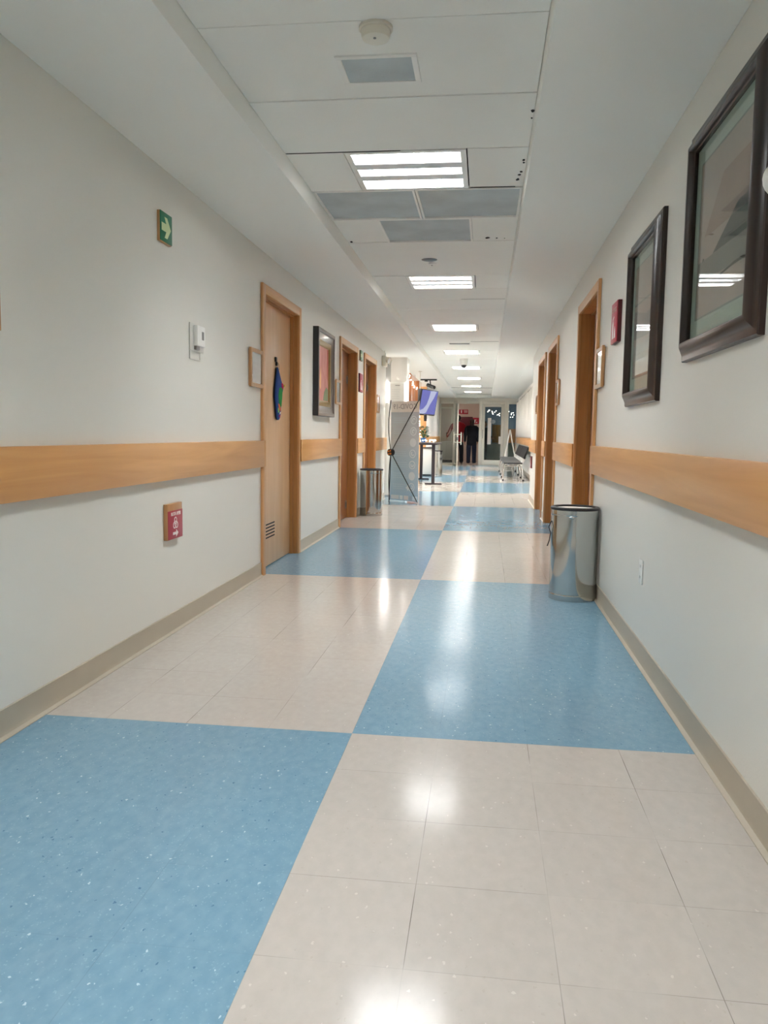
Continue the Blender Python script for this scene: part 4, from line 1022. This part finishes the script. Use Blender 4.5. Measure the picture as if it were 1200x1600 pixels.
def lobby_sign(x0, x1, z0, z1, label, kind):
    xm, zm = (x0 + x1) / 2, (z0 + z1) / 2; w, h = x1 - x0, z1 - z0
    t = thing('lobby_sign', label, 'wall sign', (xm, 32.5, zm), group='red lobby signs')
    MB().box((-w / 2, -0.02, -h / 2), (w / 2, 0.0, h / 2), 0.002).build('face', M_RED, t)
    m = MB()
    if kind:
        m.box((-0.10, -0.022, -0.05), (-0.06, -0.019, 0.03)); m.ring((-0.08, 0.05), 0.0001, 0.018, -0.022, -0.019, frame='y')
        for i in range(4): m.box((0.02, -0.022, 0.05 - 0.03 * i), (0.16, -0.019, 0.062 - 0.03 * i))
    else:
        m.box((-0.05, -0.022, -0.08), (-0.01, -0.019, 0.03)); m.box((-0.05, -0.022, 0.03), (0.03, -0.019, 0.045)); m.prism([(0.02, -0.08), (0.07, -0.08), (0.045, -0.02)], -0.022, -0.019, 'y')
    m.build('pictogram', M_INK, t)
lobby_sign(-1.075, -0.70, 1.89, 2.07, 'wide red sign above the maroon board in the lobby', True)
lobby_sign(-0.52, -0.26, 1.50, 1.75, 'square red sign right of the maroon board in the lobby', False)
t = thing('reception_counter', 'grey-green lobby counter seen low through the glass door pane', 'counter', (0.45, 33.4, 0))
MB().box((-0.55, -0.25, 0.06), (0.75, 0.25, 0.72), 0.004).build('front', mat('counter_grey_green', (150, 160, 150), 0.4), t); MB().box((-0.57, -0.28, 0.72), (0.77, 0.28, 0.755), 0.004).build('counter_top', mat('counter_top_grey', (120, 130, 130), 0.3), t)
MB().box((-0.53, -0.22, 0.0), (0.73, 0.22, 0.06)).build('plinth', M_BLACK, t)
t = thing('brown_cabinet', 'brown wooden cabinet seen through the pane of the white-framed door', 'cabinet', (0.49, 34.3, 0.30))
MB().box((-0.20, -0.2, 0.28), (0.22, 0.2, 1.20), 0.006).build('body', wood('cabinet_oak', (130, 88, 36), (150, 106, 50), 'z'), t); MB().box((-0.18, -0.212, 0.30), (0.20, -0.2, 1.18), 0.003).build('door', MATS['cabinet_oak'], t)
m = MB()
for a in (-0.17, 0.19):
    for b_ in (-0.17, 0.17): m.box((a - 0.02, b_ - 0.02, -0.30), (a + 0.02, b_ + 0.02, 0.28))
m.build('leg', M_BLACK, t)
o = MB().box((0.9, 36.2, 0), (1.5, 36.38, 1.35), 0.01).build('orange_screen', mat('orange_board', (196, 124, 62), 0.5)); tag(o, 'orange wooden screen in the lobby behind the folding sign', 'room divider')
string_light('string_lights', 'cool string lights hung in the lobby behind the glass door', [(-0.02, 32.0, 1.92), (0.10, 32.0, 2.02), (0.24, 32.0, 1.94), (0.40, 32.0, 1.96), (0.60, 32.0, 1.88)], 16, 0.07, 0.016, hang=((0, 2.66), (4, 2.66)))
string_light('string_lights', 'cool string lights hung in the lobby behind the right end panel', [(0.86, 32.0, 1.95), (0.98, 32.0, 1.82), (1.10, 32.0, 1.98), (1.2, 32.0, 1.95)], 10, 0.09, 0.015, hang=((0, 2.66), (3, 2.66)))
t = thing('folding_sign', 'white folding A-shaped sign seen edge-on behind the benches', 'floor sign', (0.79, 26.0, 0))
for s in (-1, 1):
    pts = [(0, 1.24), (s * 0.07, 0.85), (s * 0.13 + (0.03 if s > 0 else 0), 0.45), (s * 0.19, 0.0)]
    m = MB()
    for a, b_ in zip(pts, pts[1:]): m.prism([(a[0] - 0.014, a[1]), (a[0] + 0.014, a[1]), (b_[0] + 0.014, b_[1]), (b_[0] - 0.014, b_[1])], -0.25, 0.25, 'y')
    bmesh.ops.remove_doubles(m.bm, verts=m.bm.verts[:], dist=1e-4)
    m.build('panel', M_WHITE, t)
MB().tube([(0.16, -0.2, 0.45), (0.12, -0.2, 0.25), (0.08, -0.2, 0.0)], 0.012, 8).build('stay', M_WHITE, t)

# ------------------------------------------------------------------ benches, curtain on the far right wall
def bench(y0, y1, frames, seats, label):
    t = thing('waiting_bench', label, 'bench', (0.68, (y0 + y1) / 2, 0), group='black and chrome waiting benches')
    hl = (y1 - y0) / 2
    for fy in frames:
        y = fy - (y0 + y1) / 2
        pts = [(-0.235, y, 0.012), (-0.225, y, 0.26), (-0.205, y, 0.325), (-0.155, y, 0.352), (0.13, y, 0.352), (0.185, y, 0.325), (0.215, y, 0.26), (0.235, y, 0.012)]
        lg = MB().tube(pts, 0.019, 10).build('leg_frame', M_CHROME, t)
        for x in (-0.235, 0.235): MB().cyl((x, y, 0.0), (x, y, 0.03), 0.023, seg=12).build('foot_cap', M_BLACK, lg)
    for x in (-0.12, 0.10): MB().box((x - 0.02, -hl + 0.05, 0.368), (x + 0.02, hl - 0.05, 0.395), 0.004).build('beam', M_CHROME, t)
    n = seats; w = 2 * hl / n
    for i in range(n):
        y = -hl + w * (i + 0.5)
        MB().box((-0.235, y - w / 2 + 0.006, 0.395), (0.20, y + w / 2 - 0.006, 0.432), 0.014, seg=3).build('seat', mat('charcoal_vinyl', (58, 60, 62), 0.35, bump=0.05, bscale=200), t)
        bk = MB().box((-0.02, -w / 2 + 0.006, -0.145), (0.02, w / 2 - 0.006, 0.145), 0.012, Matrix.Translation((0.285, y, 0.655)) @ Matrix.Rotation(0.36, 4, 'Y'), seg=3).build('backrest', mat('black_vinyl', (17, 17, 19), 0.55, spec=0.3), t)
        for s in (-1, 1): MB().tube([(0.12, y + s * w * 0.25, 0.385), (0.22, y + s * w * 0.25, 0.41), (0.285, y + s * w * 0.25, 0.55)], 0.011, 8).build('back_support', M_CHROME, bk)
bench(18.92, 21.30, (19.07, 20.45), 4, 'nearer black waiting bench on chrome legs against the far right wall')
bench(21.36, 24.10, (22.0, 23.93), 5, 'farther black waiting bench beyond the first one on the right')

t = thing('curtain', 'white pleated curtain hanging from a rod on the far right wall', 'curtain', (XRF, 23.6, 0))
m = MB(); N = 150; rows = []
for j in range(2):
    z = 1.02 + j * 1.10
    rows.append([m.bm.verts.new((-0.075 - 0.045 * math.sin(i * 0.55) - 0.012 * math.sin(i * 0.37 + j), -5.7 + 9.1 * i / N, z)) for i in range(N + 1)])
for i in range(N): m.bm.faces.new((rows[0][i], rows[0][i + 1], rows[1][i + 1], rows[1][i]))
c = m.build('cloth', mat('curtain_white', (232, 228, 222), 0.8, bump=0.05), t); sm = c.modifiers.new('thickness', 'SOLIDIFY'); sm.thickness = 0.004
m = MB(); m.cyl((-0.075, -5.75, 2.15), (-0.075, 3.6, 2.15), 0.013, seg=10); m.ball((-0.075, -5.77, 2.15), 0.024, 12); m.build('rod', M_GREYMETAL, t)
for y in (-5.3, 0.0, 3.4): MB().box((-0.085, y - 0.012, 2.12), (0.0, y + 0.012, 2.18), 0.003).build('bracket', M_GREYMETAL, t)

# ------------------------------------------------------------------ people in the lobby doorway
def skin(name, nodes, edges, root, material, parent, subsurf=2):
    """nodes: {key: (x, y, z, rx, ry)}"""
    keys = list(nodes); me = bpy.data.meshes.new(name)
    me.from_pydata([nodes[k][:3] for k in keys], [(keys.index(a), keys.index(b)) for a, b in edges], [])
    o = bpy.data.objects.new(name, me); COL.objects.link(o)
    md = o.modifiers.new('skin', 'SKIN'); md.use_smooth_shade = True
    for k, sv in zip(keys, me.skin_vertices[0].data):
        sv.radius = (nodes[k][3], nodes[k][4]); sv.use_root = (k == root)
    sb = o.modifiers.new('sub', 'SUBSURF'); sb.levels = subsurf; sb.render_levels = subsurf
    bpy.context.view_layer.update()
    nm = bpy.data.meshes.new_from_object(o.evaluated_get(bpy.context.evaluated_depsgraph_get()))
    bpy.data.objects.remove(o); bpy.data.meshes.remove(me)
    nm.name = name; nm.materials.clear(); nm.materials.append(material)
    for p in nm.polygons: p.use_smooth = True
    o = bpy.data.objects.new(name, nm); COL.objects.link(o); o.parent = parent
    return o
def person(label, loc, rotz, height, top_rgb, leg_rgb, hair_rgb, arms, stance=0.095, build=1.0, hair_long=False, shoe_rgb=(60, 56, 52), group=None):
    """built facing +y at 1.70 m, then scaled through its coordinates; arms = {'l': (elbow, wrist), 'r': (...)}"""
    k = height / 1.70
    t = thing('person', label, 'person', loc, rotz, group)
    S = lambda n: {a: (v[0] * k, v[1] * k, v[2] * k, v[3] * k, v[4] * k) for a, v in n.items()}
    skin_m = mat('skin_tone', (176, 124, 98), 0.5)
    b = build
    N = {'pelvis': (0, 0, .93, .125 * b, .095 * b), 'waist': (0, 0, 1.10, .120 * b, .092 * b), 'chest': (0, -.005, 1.28, .150 * b, .104 * b), 'collar': (0, -.01, 1.41, .085, .07),
         'neck': (0, 0, 1.47, .052, .052), 'jaw': (0, .015, 1.535, .066, .074), 'face': (0, .015, 1.60, .076, .092), 'crown': (0, .0, 1.665, .055, .066)}
    E_ = [('pelvis', 'waist'), ('waist', 'chest'), ('chest', 'collar'), ('collar', 'neck'), ('neck', 'jaw'), ('jaw', 'face'), ('face', 'crown')]
    J = {}; JE = []
    for sd, s in (('l', -1), ('r', 1)):
        el, wr = arms[sd]
        N['sh' + sd] = (s * .175 * b, -.01, 1.385, .062, .06)
        N['el' + sd] = (*el, .043, .043); N['wr' + sd] = (*wr, .028, .024)
        d = (Vector(wr) - Vector(el)).normalized(); pl = Vector(wr) + d * .065
        N['pa' + sd] = (*pl, .036, .017)
        E_ += [('collar', 'sh' + sd), ('sh' + sd, 'el' + sd), ('el' + sd, 'wr' + sd), ('wr' + sd, 'pa' + sd)]
        side = d.cross(Vector((s, 0, 0))); side = side.normalized() if side.length > .1 else Vector((0, 1, 0))
        curl = d.cross(side).normalized()
        for f, (off, lnf) in enumerate(((-.027, .062), (-.009, .074), (.009, .070), (.026, .055))):
            a = pl + side * off + d * .03; m1 = a + d * lnf * .5 + curl * .008; m2 = a + d * lnf * .95 + curl * .028
            for q, (p, r) in enumerate(((a, .0095), (m1, .0088), (m2, .0075))): N['f%s%d%d' % (sd, f, q)] = (*p, r, r)
            E_ += [('pa' + sd, 'f%s%d0' % (sd, f)), ('f%s%d0' % (sd, f), 'f%s%d1' % (sd, f)), ('f%s%d1' % (sd, f), 'f%s%d2' % (sd, f))]
        th1 = Vector(wr) + d * .035 + side * .034; th2 = th1 + d * .035 + side * .018 + curl * .012; 
        N['t%s0' % sd] = (*th1, .012, .012); N['t%s1' % sd] = (*th2, .0095, .0095)
        E_ += [('wr' + sd, 't%s0' % sd), ('t%s0' % sd, 't%s1' % sd)]
        N['hi' + sd] = (s * .085 * b, 0, .84, .075 * b, .080 * b); N['kn' + sd] = (s * stance, .012, .48, .058 * b, .058 * b); N['an' + sd] = (s * (stance + .01), -.02, .095, .040, .040); N['to' + sd] = (s * (stance + .03), .12, .035, .036, .028)
        N['he' + sd] = (s * (stance + .01), -.045, .035, .032, .03)
        E_ += [('pelvis', 'hi' + sd), ('hi' + sd, 'kn' + sd), ('kn' + sd, 'an' + sd), ('an' + sd, 'to' + sd), ('an' + sd, 'he' + sd)]
    skin('body', S(N), E_, 'pelvis', skin_m, t)
    g = 1.16
    J = {'hem': (0, 0, .70, .178 * b, .125 * b), 'skirt': (0, 0, .80, .178 * b, .128 * b), 'hip': (0, 0, .93, .172 * b, .128 * b), 'waist': (0, 0, 1.10, .162 * b, .124 * b), 'chest': (0, -.005, 1.28, .182 * b, .130 * b), 'collar': (0, -.01, 1.41, .11, .09), 'neckline': (0, 0, 1.475, .068, .066)}
    JE = [('hem', 'skirt'), ('skirt', 'hip'), ('hip', 'waist'), ('waist', 'chest'), ('chest', 'collar'), ('collar', 'neckline')]
    for sd, s in (('l', -1), ('r', 1)):
        el, wr = arms[sd]
        dv = (Vector(wr) - Vector(el)).normalized(); mid = Vector(el).lerp(Vector(wr), .55); cf = Vector(wr) + dv * .045
        J['sh' + sd] = (s * .185 * b, -.01, 1.375, .082, .080); J['el' + sd] = (*el, .064, .064); J['fo' + sd] = (*mid, .056, .056); J['cuff' + sd] = (*cf, .050, .048)
        JE += [('collar', 'sh' + sd), ('sh' + sd, 'el' + sd), ('el' + sd, 'fo' + sd), ('fo' + sd, 'cuff' + sd)]
    skin('jacket', S(J), JE, 'chest', mat('cloth_%d_%d_%d' % top_rgb, top_rgb, 0.85, var=0.06, vscale=12), t)
    T = {'waist': (0, 0, .96, .150 * b, .112 * b), 'seat': (0, 0, .88, .15 * b, .12 * b)}
    TE = [('waist', 'seat')]
    for sd, s in (('l', -1), ('r', 1)):
        T['hi' + sd] = (s * .09 * b, 0, .82, .10 * b, .10 * b); T['kn' + sd] = (s * stance, .008, .48, .078 * b, .08 * b); T['ca' + sd] = (s * (stance + .006), -.01, .25, .076, .08); T['hem' + sd] = (s * (stance + .008), -.015, .035, .074, .080)
        TE += [('seat', 'hi' + sd), ('hi' + sd, 'kn' + sd), ('kn' + sd, 'ca' + sd), ('ca' + sd, 'hem' + sd)]
    skin('trousers', S(T), TE, 'seat', mat('cloth_%d_%d_%d' % leg_rgb, leg_rgb, 0.85, var=0.06, vscale=12), t)
    for sd, s in (('l', -1), ('r', 1)):
        x = s * (stance + .015)
        SH = {'heel': (x, -.055, .040, .040, .040), 'mid': (x + s * .006, .03, .045, .042, .042), 'toe': (x + s * .018, .135, .032, .038, .032)}
        skin('shoe', S(SH), [('heel', 'mid'), ('mid', 'toe')], 'mid', mat('shoe_%d_%d_%d' % shoe_rgb, shoe_rgb, 0.6), t, 2)
    m = MB(); m.ball((0, 0, 0), 1.0, 28)
    for v in m.bm.verts:
        d = v.co.normalized(); q = Vector((d.x * .090, d.y * .106, d.z * .112))
        if d.y > 0.1: q *= 1 - min(1, (d.y - .1) * 2.2) * min(1, max(0, (.62 - d.z) * 3)) * .42       # hairline: tucks inside the head around the face
        if d.z < -.2 and d.y < .25: q.z *= (2.5 if hair_long else 1.12); q.x *= 1.0 if hair_long else .82
        v.co = Vector((q.x, q.y - .012, q.z + 1.612)) * k
    m.build('hair', mat('hair_%d_%d_%d' % hair_rgb, hair_rgb, 0.6, bump=0.3, bscale=90), t)
    for s in (-1, 1):
        MB().ball((s * .084 * k, .01 * k, 1.585 * k), .024 * k, 10, (0.45, 0.8, 1.2)).build('ear', skin_m, t)
        MB().ball((s * .030 * k, .100 * k, 1.605 * k), .011 * k, 10).build('eye', M_INK, t)
    m = MB(); m.tube([(0, .098 * k, 1.615 * k), (0, .118 * k, 1.580 * k), (0, .100 * k, 1.568 * k)], .010 * k, 8, [.007 * k, .013 * k, .009 * k]); m.build('nose', skin_m, t)
    MB().ball((0, .088 * k, 1.543 * k), .022 * k, 10, (1.0, 0.35, 0.28)).build('mouth', mat('lip_tone', (150, 84, 76), 0.5), t)
    return t
relaxed = {'l': ((-.225, -.03, 1.13), (-.235, .05, .90)), 'r': ((.225, -.03, 1.13), (.235, .05, .90))}
red_arms = {'l': ((-.30, -.02, 1.16), (-.38, .14, .98)), 'r': ((.235, -.03, 1.13), (.245, .04, .90))}
person('person seen from behind in a red jacket and dark trousers in the doorway', (-0.975, 29.42, 0), 0.0, 1.75, (176, 16, 34), (24, 24, 32), (34, 22, 20), red_arms, stance=0.12, build=1.08, shoe_rgb=(70, 60, 52))
person('person seen from behind in black top and navy trousers beside the red jacket', (-0.475, 28.85, 0), 0.06, 1.62, (16, 18, 28), (22, 26, 46), (64, 36, 30), {'l': ((-.235, -.03, 1.12), (-.245, .05, .89)), 'r': ((.235, -.03, 1.12), (.225, .06, .89))}, stance=0.10, build=1.14, hair_long=True, shoe_rgb=(190, 170, 150))
person('person in dark clothes standing behind the white-framed glass door', (-0.02, 30.6, 0), -PI / 2 - 0.3, 1.58, (34, 42, 50), (30, 34, 38), (28, 22, 22), {'l': ((-.21, .06, 1.12), (-.12, .26, 1.05)), 'r': ((.21, .06, 1.12), (.12, .26, 1.05))}, hair_long=False)
o = MB().box((-1.425, 29.655, 0.985), (-1.335, 29.67, 1.14), 0.004).build('phone', M_BLACK); o.location = (0.0, 0.0, 0.0); tag(o, 'dark phone in the left hand of the person in red', 'phone')
